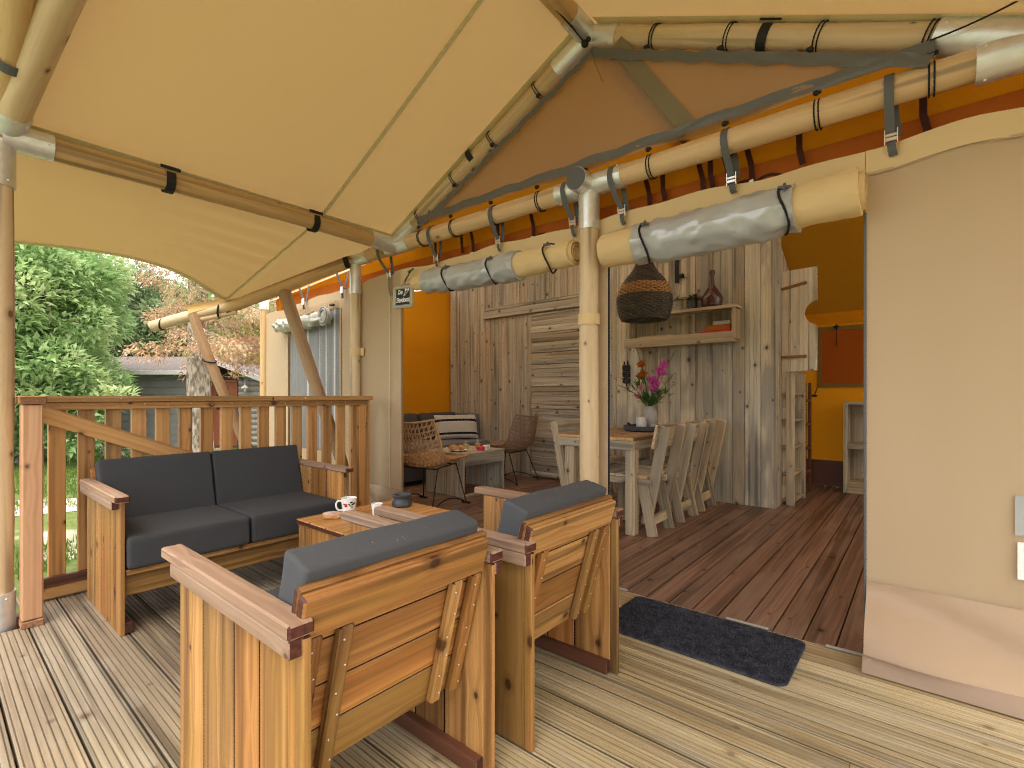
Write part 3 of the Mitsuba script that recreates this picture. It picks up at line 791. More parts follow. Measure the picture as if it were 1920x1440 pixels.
put(rf, 'ridge_band', ribbon([(PX, y, 3.262 - (y - 2.62) * 0.054) for y in np.linspace(2.64, 4.8, 5)], 0.16, 0.002, (1, 0, 0)), FRAMEC)
lw = put(tent, 'lining_wall', quad_sheet((-5.72, BK, 0.30), (-5.72, 2.66, 0.30), (-5.72, 2.66, 2.25), (-5.72, BK, 3.1), 6, 6), ORANGE, label='orange lining wall behind the corner sofa')
bw = put(tent, 'lining_wall', quad_sheet((-5.72, BK, 0.30), (3.0, BK, 0.30), (3.0, BK, 2.11), (-5.72, BK, 2.11), 10, 4), ORANGE, label='yellow orange lining wall at the back')
put(bw, 'mud_skirt', quad_sheet((-5.72, BK - 0.01, 0.0), (3.0, BK - 0.01, 0.0), (3.0, BK - 0.012, 0.315), (-5.72, BK - 0.012, 0.315), 60, 4, lambda U, W, S: 0.012 * np.sin(S[..., 0] * 31) * (1 - W)), SKIRTD)
put(bw, 'valance', quad_sheet((-1.1, BK - 0.03, 1.975), (3.0, BK - 0.03, 1.975), (3.0, BK - 0.06, 2.06), (-1.1, BK - 0.06, 2.06), 4, 2), ORANGE)
wf = put(bw, 'window_flap', quad_sheet((-0.955, BK - 0.02, 1.25), (0.1, BK - 0.02, 1.25), (0.1, BK - 0.02, 1.90), (-0.955, BK - 0.02, 1.90), 4, 4), BANDC, label='closed window flap with brown border')
for (x0, x1, z0, z1) in ((-1.005, -0.955, 1.20, 1.94), (-0.955, 0.1, 1.20, 1.25), (-0.955, 0.1, 1.885, 1.94)):
    put(bw, 'window_border', quad_sheet((x0, BK - 0.024, z0), (x1, BK - 0.024, z0), (x1, BK - 0.024, z1), (x0, BK - 0.024, z1)), FRAMEC)
put(bw, 'toggle', [ball((-0.80, BK - 0.05, 1.93), (0.03, 0.012, 0.014), 1), ball((-0.80, BK - 0.05, 1.93), (0.012, 0.012, 0.03), 1), tube([(-0.80, BK - 0.04, 1.92), (-0.80, BK - 0.04, 1.70)], 0.004, 6)], BLACK)
put(bw, 'toggle', [ball((-1.03, BK - 0.05, 1.10), (0.035, 0.012, 0.014), 1), tube([(-1.0, BK - 0.04, 1.20), (-1.03, BK - 0.05, 1.10)], 0.006, 6)], BLACK)
put(tent, 'lining_wall', quad_sheet((3.0, 2.62, 0.0), (3.0, BK, 0.0), (3.0, BK, 2.2), (3.0, 2.62, 2.2), 4, 4), TRANS)
put(tent, 'lining_wall', quad_sheet((-5.72, 2.64, 0.0), (-3.40, 2.64, 0.0), (-3.40, 2.64, 2.1), (-5.72, 2.64, 2.0), 4, 4), BEIGE)
put(tent, 'side_wall', quad_sheet((-5.86, 2.585, GZ), (-5.86, BK, GZ), (-5.86, BK, 2.05), (-5.86, 2.585, 2.0), 12, 4, lambda U, W, S: 0.01 * np.sin(U * 40)), BEIGE)
# the brown band behind the straps
put(tent, 'band', quad_sheet((-5.85, 2.70, 2.02), (2.6, 2.70, 2.10), (2.6, 2.70, 2.285), (-5.85, 2.70, 2.235), 40, 3, lambda U, W, S: 0.006 * np.sin(S[..., 0] * 5)), BANDC, label='brown orange band above the front wall')


put(tent, 'band', quad_sheet((-5.85, 2.76, 2.20), (2.6, 2.76, 2.22), (2.6, 2.70, 2.44), (-5.85, 2.70, 2.40), 40, 3, lambda U, W, S: 0.006 * np.sin(S[..., 0] * 5)), ORANGE, label='orange edge of the roof lining above the brown band')


# front wall
def topz(x):
    return 2.145 + 0.010 * np.sin(x * 5.1 + 0.6) + 0.006 * np.sin(x * 13.0) + np.where(x < -3.6, (x + 3.6) * 0.045, 0.0)


def wall_piece(x0, x1, z0, z1, y=2.58, dens=18, amp=0.006, seed=0):
    nu = max(3, int(abs(x1 - x0) * dens)); nv = 14
    U, W = np.meshgrid(np.linspace(0, 1, nu), np.linspace(0, 1, nv), indexing='ij')
    X = x0 + (x1 - x0) * U
    Z0 = z0(X) if callable(z0) else z0 + 0 * X
    Z1 = z1(X) if callable(z1) else z1 + 0 * X
    Z = Z0 + (Z1 - Z0) * W
    Y = y + amp * 2 * (meshkit.noise(np.stack([X * 7 + seed, Z * 0.9, 0 * X], -1)) - 0.5) + amp * 0.8 * (meshkit.noise(np.stack([X * 2.3, Z * 2.3, 0 * X + 5], -1)) - 0.5)
    return grid(np.stack([X, Y, Z], -1), nu, nv)


WXL, WXR, WZ0, WZ1 = -5.33, -4.275, 0.55, 1.95
fw = put(tent, 'front_wall', [wall_piece(-5.85, WXL, 0.0, topz, seed=1, amp=0.012), wall_piece(WXL, WXR, WZ1, topz, seed=1), wall_piece(WXL, WXR, 0.0, WZ0, seed=1),
                              wall_piece(WXR, -3.355, 0.0, topz, seed=1, amp=0.008)], BEIGE, label='beige canvas wall left of the opening with a window')
fw = put(tent, 'front_wall', wall_piece(-0.19, 2.6, 0.0, topz, seed=3, amp=0.008, dens=26), BEIGE, label='plain beige canvas wall right of the opening')
put(fw, 'header', wall_piece(-3.355, -0.19, 2.02, topz, y=2.578, seed=2, amp=0.004), HEADC, label='pale yellow canvas strip over the opening')
put(fw, 'hem', wall_piece(-0.187, 2.6, lambda x: topz(x) - 0.10, topz, y=2.570, seed=3, amp=0.008, dens=26), HEADC)
put(fw, 'jamb', wall_piece(-1.515, -1.425, 0.0, 2.05, y=2.60, amp=0.002), BEIGE, label='narrow canvas strip behind the middle post')
put(fw, 'jamb_edge', bar((-1.422, 2.60, 0.0), (-1.422, 2.60, 2.05), 0.012, 0.006, (1, 0, 0)), BLACK)
put(fw, 'opening_edge', bar((-0.19, 2.577, 0.0), (-0.19, 2.577, 1.88), 0.010, 0.008, (1, 0, 0)), GSTRAP)
put(fw, 'opening_edge', bar((-3.353, 2.577, 0.0), (-3.353, 2.577, 1.9), 0.010, 0.008, (1, 0, 0)), BEIGE)
for x in (-0.195 - 0.0,):
    pass
put(fw, 'hem_seam', ribbon([(x, 2.572, float(topz(x)) - 0.10) for x in np.linspace(-3.3, 2.5, 60)], 0.012, 0.002, (0, 0, 1)), BEIGE)
put(fw, 'zip_seam', ribbon([(-3.50, 2.568, 0.3), (-3.50, 2.566, 1.0), (-3.49, 2.568, 1.95)], 0.008, 0.002, (1, 0, 0)), SEAM)
for k in range(26):                                # gathered pleats above the window
    x = WXL + (WXR - WXL) * (k + 0.5) / 26
    if k % 1 == 0 and k > 3:
        pass
pleat = [ribbon([(WXL + 0.22 + 0.8 * k / 22, 2.566, 1.945), (WXL + 0.22 + 0.8 * k / 22, 2.564, float(topz(np.array(WXL + 0.2))) - 0.06)], 0.006, 0.006, (1, 0, 0)) for k in range(23)]
put(fw, 'pleats', join(pleat), BEIGE, kind='stuff')


def skirt(x0, x1, seed, z0=0.004, z1=0.320, flare=0.12, proud=0.0):
    nu = max(8, int((x1 - x0) * 26)); nv = 12
    U, W = np.meshgrid(np.linspace(0, 1, nu), np.linspace(0, 1, nv), indexing='ij')
    X = x0 + (x1 - x0) * U; Z = z0 + (z1 - z0) * W
    W = (Z - 0.004) / 0.316
    fold = 0.030 * np.sin((X * 1.6 + W * 1.3) * 4.2 + seed) + 0.016 * np.sin((X * 1.1 + W * 0.7) * 9 + seed)
    Y = 2.568 - flare * (1 - W) ** 1.3 - fold * (1 - W) * W * 3 - 0.012 * np.exp(-((W - 0.22) / 0.06) ** 2) - proud
    return grid(np.stack([X, Y, Z], -1), nu, nv)


put(fw, 'mud_skirt', skirt(-0.185, 2.6, 0.4, flare=0.17), SKIRT, label='pinkish beige mud skirt along the deck')
put(fw, 'skirt_hem', skirt(-0.188, 2.6, 0.4, 0.003, 0.062, 0.17, 0.004), HEM)
put(fw, 'mud_skirt', skirt(-5.85, -3.36, 2.2, flare=0.03), SKIRT)
put(fw, 'document_pocket', quad_sheet((0.258, 2.566, 0.590), (0.50, 2.566, 0.590), (0.50, 2.566, 0.735), (0.258, 2.566, 0.735)), PVC, smooth=False)
put(fw, 'white_card', box(0.264, 0.50, 2.562, 2.565, 0.431, 0.567, c=0.0005), WHITE, label='white card at the right edge of the tent wall')
# the window left of the opening
wd = put(tent, 'window', quad_sheet((WXL, 2.60, WZ0), (WXR, 2.60, WZ0), (WXR, 2.60, WZ1), (WXL, 2.60, WZ1), 40, 4, lambda U, W, S: 0.012 * np.sin(U * 52) * (1 - 0.3 * W)), CURT, label='window with a grey striped curtain behind clear film')
put(wd, 'border', [bar((WXL, 2.575, WZ0), (WXL, 2.575, WZ1), 0.02, 0.008, (1, 0, 0)), bar((WXR, 2.575, WZ0), (WXR, 2.575, WZ1), 0.02, 0.008, (1, 0, 0))], BEIGE)
cr = curve([(WXL - 0.10, 2.53, 1.86), (WXL + 0.12, 2.52, 1.855), (WXL + 0.40, 2.51, 1.84), (WXL + 0.70, 2.51, 1.85), (WXR - 0.16, 2.52, 1.865)], 60)
ang = np.linspace(0, 2 * math.pi, 20, endpoint=False)
rr = 0.070 * (1 + 0.9 * (meshkit.noise(np.stack([np.cos(ang)[None] * 2 + 0 * cr[:, :1], np.sin(ang)[None] * 2 + 0 * cr[:, :1], cr[:, :1] * 12 + 0 * ang[None]], -1)) - 0.5))
put(wd, 'rolled_cover', tube(cr, rr, 20), FILM, label='crumpled rolled up clear window cover')
put(wd, 'roll_end', [tube(np.array([(WXR - 0.12 + 0.085 * math.cos(a) * s, 2.445 + 0.02 * s, 1.86 + 0.088 * math.sin(a) * s) for a in np.linspace(0, 6.28, 24)]), 0.007, 6) for s in (1.0, 0.72)] + [ball((WXR - 0.12, 2.49, 1.86), (0.080, 0.03, 0.084), 2)], CLAYG)
put(wd, 'tie', tube([(WXR - 0.14, 2.55, 1.98), (WXR - 0.06, 2.54, 1.97)], 0.012, 8), BLACK)


# the rolled door panels
def roll(x0, x1, zc, r, seed, parts, end):
    """A rolled canvas panel along x with a clear film stretch between two canvas stretches."""
    def piece(xa, xb, extra=0.0, cr=0.07):
        n = max(6, int((xb - xa) * 90)); x = np.linspace(xa, xb, n)
        path = np.stack([x, 2.50 + 0.01 * np.sin(x * 3 + seed), zc(x)], 1)
        a = np.linspace(0, 2 * math.pi, 40, endpoint=False)
        lum = meshkit.noise(np.stack([np.cos(a)[None] * 1.3 + 0 * x[:, None] + seed, np.sin(a)[None] * 1.3 + 0 * x[:, None], x[:, None] * 5 + 0 * a[None]], -1)) - 0.5
        lum2 = meshkit.noise(np.stack([np.cos(a)[None] * 3.5 + 0 * x[:, None] + seed, np.sin(a)[None] * 3.5 + x[:, None] * 9, x[:, None] * 14 + 0 * a[None]], -1)) - 0.5
        pinch = 1 - sum(0.16 * np.exp(-((x - t) / 0.035) ** 2) for t in parts['ties'])
        rr = (r(x) * pinch)[:, None] * (1 + 0.16 * lum + cr * lum2) + extra
        return tube(path, rr, 40)
    k = put(tent, 'rolled_flap', piece(x0, x1), ROLLC, label=parts['label'])
    put(k, 'clear_panel', piece(*parts['pvc'], 0.016, 0.25), PVC)
    for t in parts['ties']:
        t = np.array(t); c = V3(float(t), 2.50 + 0.01 * math.sin(t * 3 + seed), float(zc(t))); rad = float(r(t)) * 0.90 + 0.019
        put(k, 'tie', tube(np.array([c + V3(0.02 * math.sin(a * 2), rad * math.cos(a), rad * math.sin(a)) for a in np.linspace(0, 6.28, 26)]), 0.0055, 6), BLACK)
        put(k, 'toggle', [bar(c + V3(-0.025, -rad * 0.6, rad * 0.85), c + V3(0.03, -rad * 0.75, rad * 0.72), 0.014, 0.012, (0, 0, 1)), bar(c + V3(0.0, -rad * 0.5, rad * 1.0), c + V3(0.005, -rad * 0.9, rad * 0.62), 0.012, 0.01, (1, 0, 0))], GSTRAP)
    if end:
        c = V3(x1, 2.50, float(zc(np.array(x1)))); R = float(r(np.array(x1)))
        sp = [c + V3(0.004, R * (0.95 - q * 0.085) * math.cos(q * 2.1), R * (0.95 - q * 0.085) * math.sin(q * 2.1)) for q in np.linspace(0, 7, 60)]
        put(k, 'roll_layers', ribbon(sp, 0.03, 0.004, (1, 0, 0)), ROLLC)
    return k


roll(-3.06, -1.60, lambda x: 1.985 - 0.035 * (x + 3.28) / 1.7 - 0.012 * np.sin((x + 3.28) * 1.8), lambda x: 0.078 + 0.0 * x - 0.025 * np.exp(-((x + 3.06) / 0.10) ** 2), 2.0,
     {'pvc': (-2.91, -2.02), 'ties': (-2.67, -2.24, -1.76), 'label': 'rolled up door panel left of the middle post'}, True)
roll(-1.40, -0.20, lambda x: 1.925 + 0.02 * (x + 1.40) / 1.2 - 0.012 * np.sin((x + 1.4) * 2.6), lambda x: 0.094 + 0.0 * x, 5.0,
     {'pvc': (-1.19, -0.43), 'ties': (-1.13, -0.47), 'label': 'rolled up door panel right of the middle post'}, True)


# straps with buckles from the beam to the wall
def strap(x, tail=0.06, dx=0.0, tz=2.15, two=True):
    r = 0.066
    arc = [(x + dx * 0.2 * k / 12, BY - r * math.cos(a), BZ + r * math.sin(a)) for k, a in enumerate(np.linspace(-0.15, math.pi + 0.3, 13))]
    front = [(x + dx, 2.555, tz), (x + dx * 0.5, BY - r * 0.9 + 0.03, tz + 0.08)] + arc
    s = put(tent, 'strap', ribbon(curve(front, 26), 0.032, 0.003), GSTRAP)
    back = [(x + 0.01 + dx * 0.2, BY + r * 0.9, BZ - 0.03), (x + 0.025 + dx, 2.57, tz)]
    put(s, 'return_strap', ribbon(np.linspace(back[0], back[1], 6), 0.030, 0.003), GSTRAP)
    b = V3(x + dx + 0.004, 2.548, tz - 0.005)
    put(s, 'buckle', [bar(b + V3(-0.021, 0, -0.03), b + V3(-0.021, -0.004, 0.032), 0.012, 0.004, (0, 1, 0), 0.001), bar(b + V3(0.021, 0, -0.03), b + V3(0.021, -0.004, 0.032), 0.012, 0.004, (0, 1, 0), 0.001),
                      bar(b + V3(-0.02, -0.006, 0.006), b + V3(0.02, -0.006, 0.006), 0.012, 0.008, (0, 0, 1), 0.002), bar(b + V3(-0.02, -0.008, -0.012), b + V3(0.02, -0.008, -0.012), 0.014, 0.008, (0, 0, 1), 0.002)], CHROME)
    put(s, 'tail', ribbon(curve([(x + dx + 0.004, 2.55, tz - 0.02), (x + dx + 0.006, 2.545, tz - 0.02 - tail * 0.5), (x + dx + 0.012, 2.56, tz - 0.02 - tail)], 8), 0.030, 0.003, (0.9, -0.4, 0)), GSTRAP)


for x, dx, tz, tail in ((-0.105, 0, 2.165, 0.06), (-0.735, 0.01, 2.165, 0.05), (-1.345, 0.03, 2.15, 0.06), (-1.66, 0.015, 2.16, 0.07), (-2.25, 0.0, 2.165, 0.05), (-2.885, 0.0, 2.16, 0.05), (-3.53, 0.05, 2.13, 0.16)):
    strap(x, tail, dx, tz)
for x, tz in ((-4.20, 2.10), (-4.93, 2.08)):
    s = put(tent, 'strap', ribbon([(x - 0.05, 2.52, tz + 0.16), (x, 2.555, tz)], 0.032, 0.003), GSTRAP)
    put(s, 'return_strap', ribbon([(x + 0.05, 2.58, tz + 0.16), (x + 0.02, 2.565, tz)], 0.03, 0.003), GSTRAP)
    put(s, 'buckle', box(x - 0.018, x + 0.025, 2.535, 2.552, tz - 0.04, tz + 0.025, c=0.004), CHROME)
    put(s, 'tail', box(x - 0.005, x + 0.025, 2.54, 2.548, tz - 0.085, tz - 0.04, c=0.002), BLACK)
for x, q in ((-3.02, 0), (-2.62, 1), (-2.35, 0), (-2.05, 1), (-1.22, 1), (-1.12, 0), (-0.92, 1), (-0.86, 0), (-0.79, 1), (-0.68, 1), (-0.45, 0), (0.0, 0), (-2.72, 0), (0.32, 0)):     # the inner straps behind the beam
    z0 = 2.34; z1 = 2.19 - 0.03 * q
    s = put(tent, 'inner_strap', ribbon([(x, 2.66, z0), (x + 0.02 * q, 2.665, (z0 + z1) / 2), (x + 0.015 + 0.01 * q, 2.66, z1)], 0.026, 0.003), DSTRAP)
    if q:
        put(s, 'clip', box(x + 0.012, x + 0.036, 2.64, 2.655, z1 - 0.03, z1 + 0.015, c=0.004), WHITE)
        put(s, 'tail', ribbon(curve([(x + 0.03, 2.645, z1 - 0.02), (x + 0.09, 2.64, z1 + 0.012), (x + 0.16, 2.645, z1 - 0.004)], 8), 0.014, 0.002, (0, 0, 1)), DSTRAP)

# the insect mesh in the gable
A_, L_, Q_ = V3(PX + 0.06, 2.495, 3.095), V3(-2.985, 2.495, 2.425), V3(0.035, 2.495, 2.405)
nm = 26; S = np.zeros((nm, nm, 3))
for a in range(nm):
    for b in range(nm):
        u, w = a / (nm - 1), b / (nm - 1)
        base = L_ + (Q_ - L_) * u
        S[a, b] = base + (A_ - base) * w
        e = min(u, 1 - u, w + 0.05) * 1.0
        S[a, b, 1] += 0.055 * (meshkit.noise(np.array([S[a, b, 0] * 3.5 + S[a, b, 2] * 2.5, S[a, b, 2] * 1.3 - S[a, b, 0], 0.0])) - 0.5) * (1 - w * 0.6) + 0.020 * math.sin(S[a, b, 0] * 9 + S[a, b, 2] * 14) * math.exp(-w * 4) * (w > 0)
im = put(tent, 'insect_mesh', grid(S, nm, nm), MESHN, label='brown grey insect mesh filling the gable triangle')


def mesh_pt(x, z, off=-0.012):
    k = np.argmin((S[..., 0] - x) ** 2 + (S[..., 2] - z) ** 2)
    return (x, S[..., 1].ravel()[k] + off, z)


put(im, 'reinforcement', ribbon(curve([mesh_pt(-1.315 + 0.40 * q, 3.06 - 0.60 * q) for q in np.linspace(0, 1, 6)], 14), 0.085, 0.001, unit(V3(0.6, 0, 0.4))), BANDG)


def border(p, q, w, inw, seed):
    n = 44; t = np.linspace(0, 1, n)[:, None]
    c = p + (q - p) * t
    c = c + inw * (w / 2 + 0.012 * np.abs(np.sin(t * 9 * math.pi)) * np.minimum(1, 4 * np.minimum(t, 1 - t) + 0.2))
    c[:, 1] += -0.008 + 0.010 * (meshkit.noise(np.stack([t[:, 0] * 30 + seed, 0 * t[:, 0], 0 * t[:, 0]], 1)) - 0.5)
    k = 5; G = np.zeros((n, k, 3))
    for j in range(k):
        G[:, j] = c + inw * w * (j / (k - 1) - 0.5)
        G[:, j, 1] += -0.022 + 0.010 * (meshkit.noise(np.stack([t[:, 0] * 46 + seed, 0 * t[:, 0] + j * 1.1, 0 * t[:, 0]], 1)) - 0.5)
    return grid(G, n, k)


put(im, 'border', border(L_, Q_, 0.05, V3(0, 0, 1), 1), MBORD)
put(im, 'border', border(L_, A_, 0.042, unit(V3(0.40, 0, -0.9)), 2), MBORD)
put(im, 'border', border(A_, Q_, 0.055, unit(V3(-0.42, 0, -0.9)), 3), MBORD)


def toggle(parent, c, axis, r=0.062, side=-1):
    axis = unit(axis); b = unit(np.cross(axis, V3(0, 1, 0))) * (1 if np.cross(axis, V3(0, 1, 0))[2] > 0 else -1)
    s = V3(0, 1, 0)
    lo = [tube(np.array([np.asarray(c) + axis * o + r * (b * math.cos(a) + s * math.sin(a)) for a in np.linspace(0, 6.28, 26)]), 0.0032, 5) for o in (-0.008, 0.008)]
    e = np.asarray(c) + b * side * (r + 0.012) + V3(0, -0.05, 0)
    put(parent, 'toggle_loop', lo + [ball(e, 0.013, 1), ball(e + axis * 0.012, 0.009, 1)], BLACK)


for x in (0.025, -0.355, -0.735, -1.125, -1.865, -2.255, -2.65, -3.01):
    toggle(P_['front beam'], (x, BY, BZ), (1, 0, 0), 0.062, 1)
toggle(P_['front beam'], (PX, BY, BZ + 0.002), (1, 0, 0), 0.067, 1)
for x in (-1.885, -2.275, -2.645, -3.035):
    z = BZ + 0.03 + (x + 3.34) * (3.215 - BZ - 0.03) / (PX + 3.34)
    toggle(P_['rafter l'], (x, BY, z), ra, 0.060, -1)
for x in (-1.10, -0.72, -0.345, 0.02):
    z = BZ + 0.03 + (0.31 - x) * (3.215 - BZ - 0.03) / (0.31 - PX)
    toggle(P_['rafter r'], (x, BY, z), rb, 0.060, -1)
put(im, 'corner_toggle', [ball((PX + 0.02, 2.45, 3.125), 0.022, 1), ball((PX + 0.05, 2.44, 3.13), 0.015, 1)], BLACK)
put(P_['ridge'], 'cord', tube(curve([(PX + 0.02, 2.44, 3.13), (PX + 0.01, 2.30, 3.158), (PX - 0.01, 1.9, 3.165), (PX, 1.2, 3.17)], 14), 0.005, 6), BLACK)
put(P_['rafter r'], 'cord', tube(curve([(0.02, 2.44, 2.44), (0.15, 2.43, 2.445), (0.45, 2.40, 2.52)], 10), 0.0035, 5), BLACK)
put(im, 'loose_cord', tube(curve([(PX + 0.05, 2.455, 3.09), (PX + 0.09, 2.45, 2.98), (PX + 0.135, 2.45, 2.86)], 8), 0.0022, 5), MBORD)

# ------------------------------------------------------------------ the railing
rl = thing('railing', 'brown wooden railing with upright slats between the left post and the tent', 'railing')
RX = -3.60
put(rl, 'cap_rail', box(RX - 0.10, RX + 0.03, 0.33, 1.62, 1.064, 1.0985, 'y', 0.004), RAILW)
put(rl, 'cap_rail', box(RX - 0.10, RX + 0.03, 1.624, 2.455, 1.064, 1.0985, 'y', 0.004), RAILW)
put(rl, 'cap_rail', box(-3.57, -3.235, 0.300, 0.395, 1.062, 1.0980, 'x', 0.004), RAILW)
put(rl, 'upper_rail', box(RX - 0.022, RX + 0.010, 0.36, 2.40, 1.022, 1.0635, 'y', 0.003), RAILW)
put(rl, 'bottom_rail', box(RX - 0.022, RX + 0.012, 0.36, 2.40, 0.075, 0.125, 'y', 0.003), DARKW)
put(rl, 'bottom_rail', box(RX - 0.06, RX + 0.005, 0.36, 2.40, 0.012, 0.072, 'y', 0.003), RAILW)
for k in range(16):
    y = 0.447 + 0.1222 * k
    put(rl, 'slat', box(RX - 0.062, RX - 0.026, y, y + 0.0715, 0.06, 1.062, 'z', 0.003), RAILW)
put(rl, 'brace', bar((RX + 0.0, 0.36, 1.03), (RX + 0.0, 1.26, 0.63), 0.088, 0.022, (0, 0.4, 0.9)), RAILW, label='diagonal brace across the slats')
pst = put(rl, 'post', box(-3.335, -3.25, 0.308, 0.384, 0.034, 1.060, 'z', 0.006), POSTW, label='thick square end post with cross cracks')
put(pst, 'foot', box(-3.338, -3.248, 0.306, 0.386, 0.0, 0.032, 'x', 0.004), POSTW)
put(rl, 'post', box(RX - 0.03, RX + 0.012, 2.335, 2.402, 0.0, 1.021, 'z', 0.004), RAILW)
put(rl, 'post', box(RX - 0.055, RX - 0.01, 2.405, 2.450, 0.0, 1.063, 'z', 0.004), RAILW)
put(rl, 'screw', join([ball((RX + 0.011, 0.5 + 0.122 * k, 1.044 + 0.006 * (k % 2)), 0.004, 1) for k in range(15)] + [ball((RX + 0.0315, 1.86, 1.082), 0.006, 1), ball((RX + 0.0315, 0.75, 1.082), 0.004, 1)]), CHROME, kind='stuff')


# ------------------------------------------------------------------ the lounge set of stained boards
def local(fn):
    """Builder of boards in a seat's own frame: x forward, y to its left, z up; M places it."""
    return fn


def lounge(key, M, W, depth, cushions, label_side=None):
    """Armchair or sofa frame of boards. Frame: origin on the deck at the middle of the rear edge, x forwards. W = width over the side panels."""
    A = lambda m: xf(m, M)
    hw = W / 2
    for s in (-1, 1):
        yo = s * hw; yi = s * (hw - 0.019)
        sp = put(key, 'side_panel', A(box(0.0, 0.030, min(yo, yi), max(yo, yi), 0.0, 0.615, 'z', 0.003)), STAIN)
        ws = [0.17, 0.14, 0.20, 0.19]
        ws = [w * (depth - 0.03 - 0.012) / sum(ws) for w in ws]; x = 0.032
        for w in ws:
            put(sp, 'board', A(box(x, x + w - 0.0060, min(yo, yi), max(yo, yi), 0.0, 0.617, 'z', 0.0025)), STAIN)
            x += w
            if x < depth - 0.03:
                put(sp, 'joint', A(box(x - 0.0058, x - 0.0002, min(yo, yi) + 0.001, max(yo, yi) - 0.001, 0.004, 0.612, 'z', 0.0005)), JOINT)
        # inner foot batten, armrest and the strip under it
        put(key, 'foot_batten', A(box(0.03, depth - 0.02, min(yi, yi - s * 0.03), max(yi, yi - s * 0.03), 0.004, 0.052, 'x', 0.003)), DARKW)
        ya, yb = s * (hw - 0.024), s * (hw + 0.032)
        put(key, 'armrest', A(box(-0.004, depth + 0.045, min(ya, yb), max(ya, yb), 0.6185, 0.650, 'x', 0.005)), WEATH)
        put(key, 'arm_strip', A(box(0.0, depth - 0.03, min(yo, yo + s * 0.03), max(yo, yo + s * 0.03), 0.580, 0.618, 'x', 0.003)), WEATH)
    # leaning back: from (xb, 0.215) to (xt, 0.70)
    xb, xt, z0, z1 = 0.165, 0.035, 0.215, 0.700
    lean = unit(V3(xt - xb, 0, z1 - z0)); nrm = V3(lean[2], 0, -lean[0])           # nrm points forwards
    base = V3(xb, 0, z0); L = math.hypot(xt - xb, z1 - z0)
    inner = hw - 0.021
    nb = 4; bwid = (L - 0.02) / nb
    for k in range(nb):
        c = base + lean * (bwid * (k + 0.5))
        put(key, 'back_board', A(bar(c + V3(0, -inner, 0), c + V3(0, inner, 0), bwid - 0.004, 0.018, lean, 0.004)), STAIN)
        if k < nb - 1:
            cj = base + lean * (bwid * (k + 1))
            put(key, 'joint', A(bar(cj + V3(0, -inner + 0.004, 0), cj + V3(0, inner - 0.004, 0), 0.004, 0.012, lean, 0.0005)), JOINT)
    c = base + lean * (L - 0.05)
    put(key, 'top_rail', A(bar(c - nrm * 0.026 + V3(0, -hw + 0.028, 0), c - nrm * 0.026 + V3(0, hw - 0.002, 0), 0.098, 0.030, lean, 0.005)), STAIN)
    put(key, 'inner_rail', A(bar(c + nrm * 0.001 + lean * 0.010 + V3(0, -hw + 0.006, 0), c + nrm * 0.001 + lean * 0.010 + V3(0, hw - 0.004, 0), 0.088, 0.022, lean, 0.004)), STAIN)
    for y in (-inner + 0.022, -inner + 0.098, inner - 0.098, inner - 0.022):
        b0 = base - nrm * 0.024 + lean * 0.012; b1 = base - nrm * 0.024 + lean * (L - 0.105)
        bt = put(key, 'batten', A(bar(b0 + V3(0, y, 0), b1 + V3(0, y, 0), 0.036, 0.026, (0, 1, 0), 0.005)), STAIN)
        put(bt, 'screw', A(join([ball(b0 + (b1 - b0) * q - nrm * 0.013 + V3(0, y + (0.006 if j % 2 else -0.006), 0), (0.0026, 0.0026, 0.0026), 1) for j, q in enumerate((0.08, 0.24, 0.40, 0.56, 0.74, 0.92))])), STEEL, kind='stuff')
    # the seat: apron and boards
    put(key, 'apron', A(box(depth - 0.085, depth - 0.060, -inner, inner, 0.165, 0.285, 'y', 0.004)), STAIN)
    put(key, 'apron_ledge', A(box(depth - 0.095, depth - 0.010, -inner, inner, 0.272, 0.297, 'y', 0.004)), STAIN)
    for k in range(3):
        x = 0.17 + k * 0.13
        put(key, 'seat_board', A(box(x, x + 0.125, -inner, inner, 0.262, 0.283, 'y', 0.003)), STAIN)
    # loose cushions
    for name, y0, y1, bl, sl, m, grp in cushions:
        yc, hy = (y0 + y1) / 2, (y1 - y0) / 2 - 0.004
        cb = base + nrm * (0.012 + 0.05) + lean * (L / 2 + 0.094)
        F = np.eye(4); F[:3, 0] = nrm; F[:3, 1] = (0, 1, 0); F[:3, 2] = lean; F[:3, 3] = cb + V3(0, yc, 0)
        if sl:
            t = thing('seat_cushion', sl, 'cushion', grp)
            G = np.eye(4); G[:3, 3] = ((0.215 + depth + 0.005) / 2, yc, 0.298 + 0.075)
            put(t, None, xf(xf(cushion((((depth + 0.005) - 0.215) / 2, hy, 0.074), 0.018, 0.006, seed=yc), G), M), CHAR)
        t = thing('back_cushion', bl, 'cushion', grp)
        put(t, None, xf(xf(cushion((0.052, hy, 0.190), 0.012, 0.005, seed=yc + 2), F), M), m)
    return key


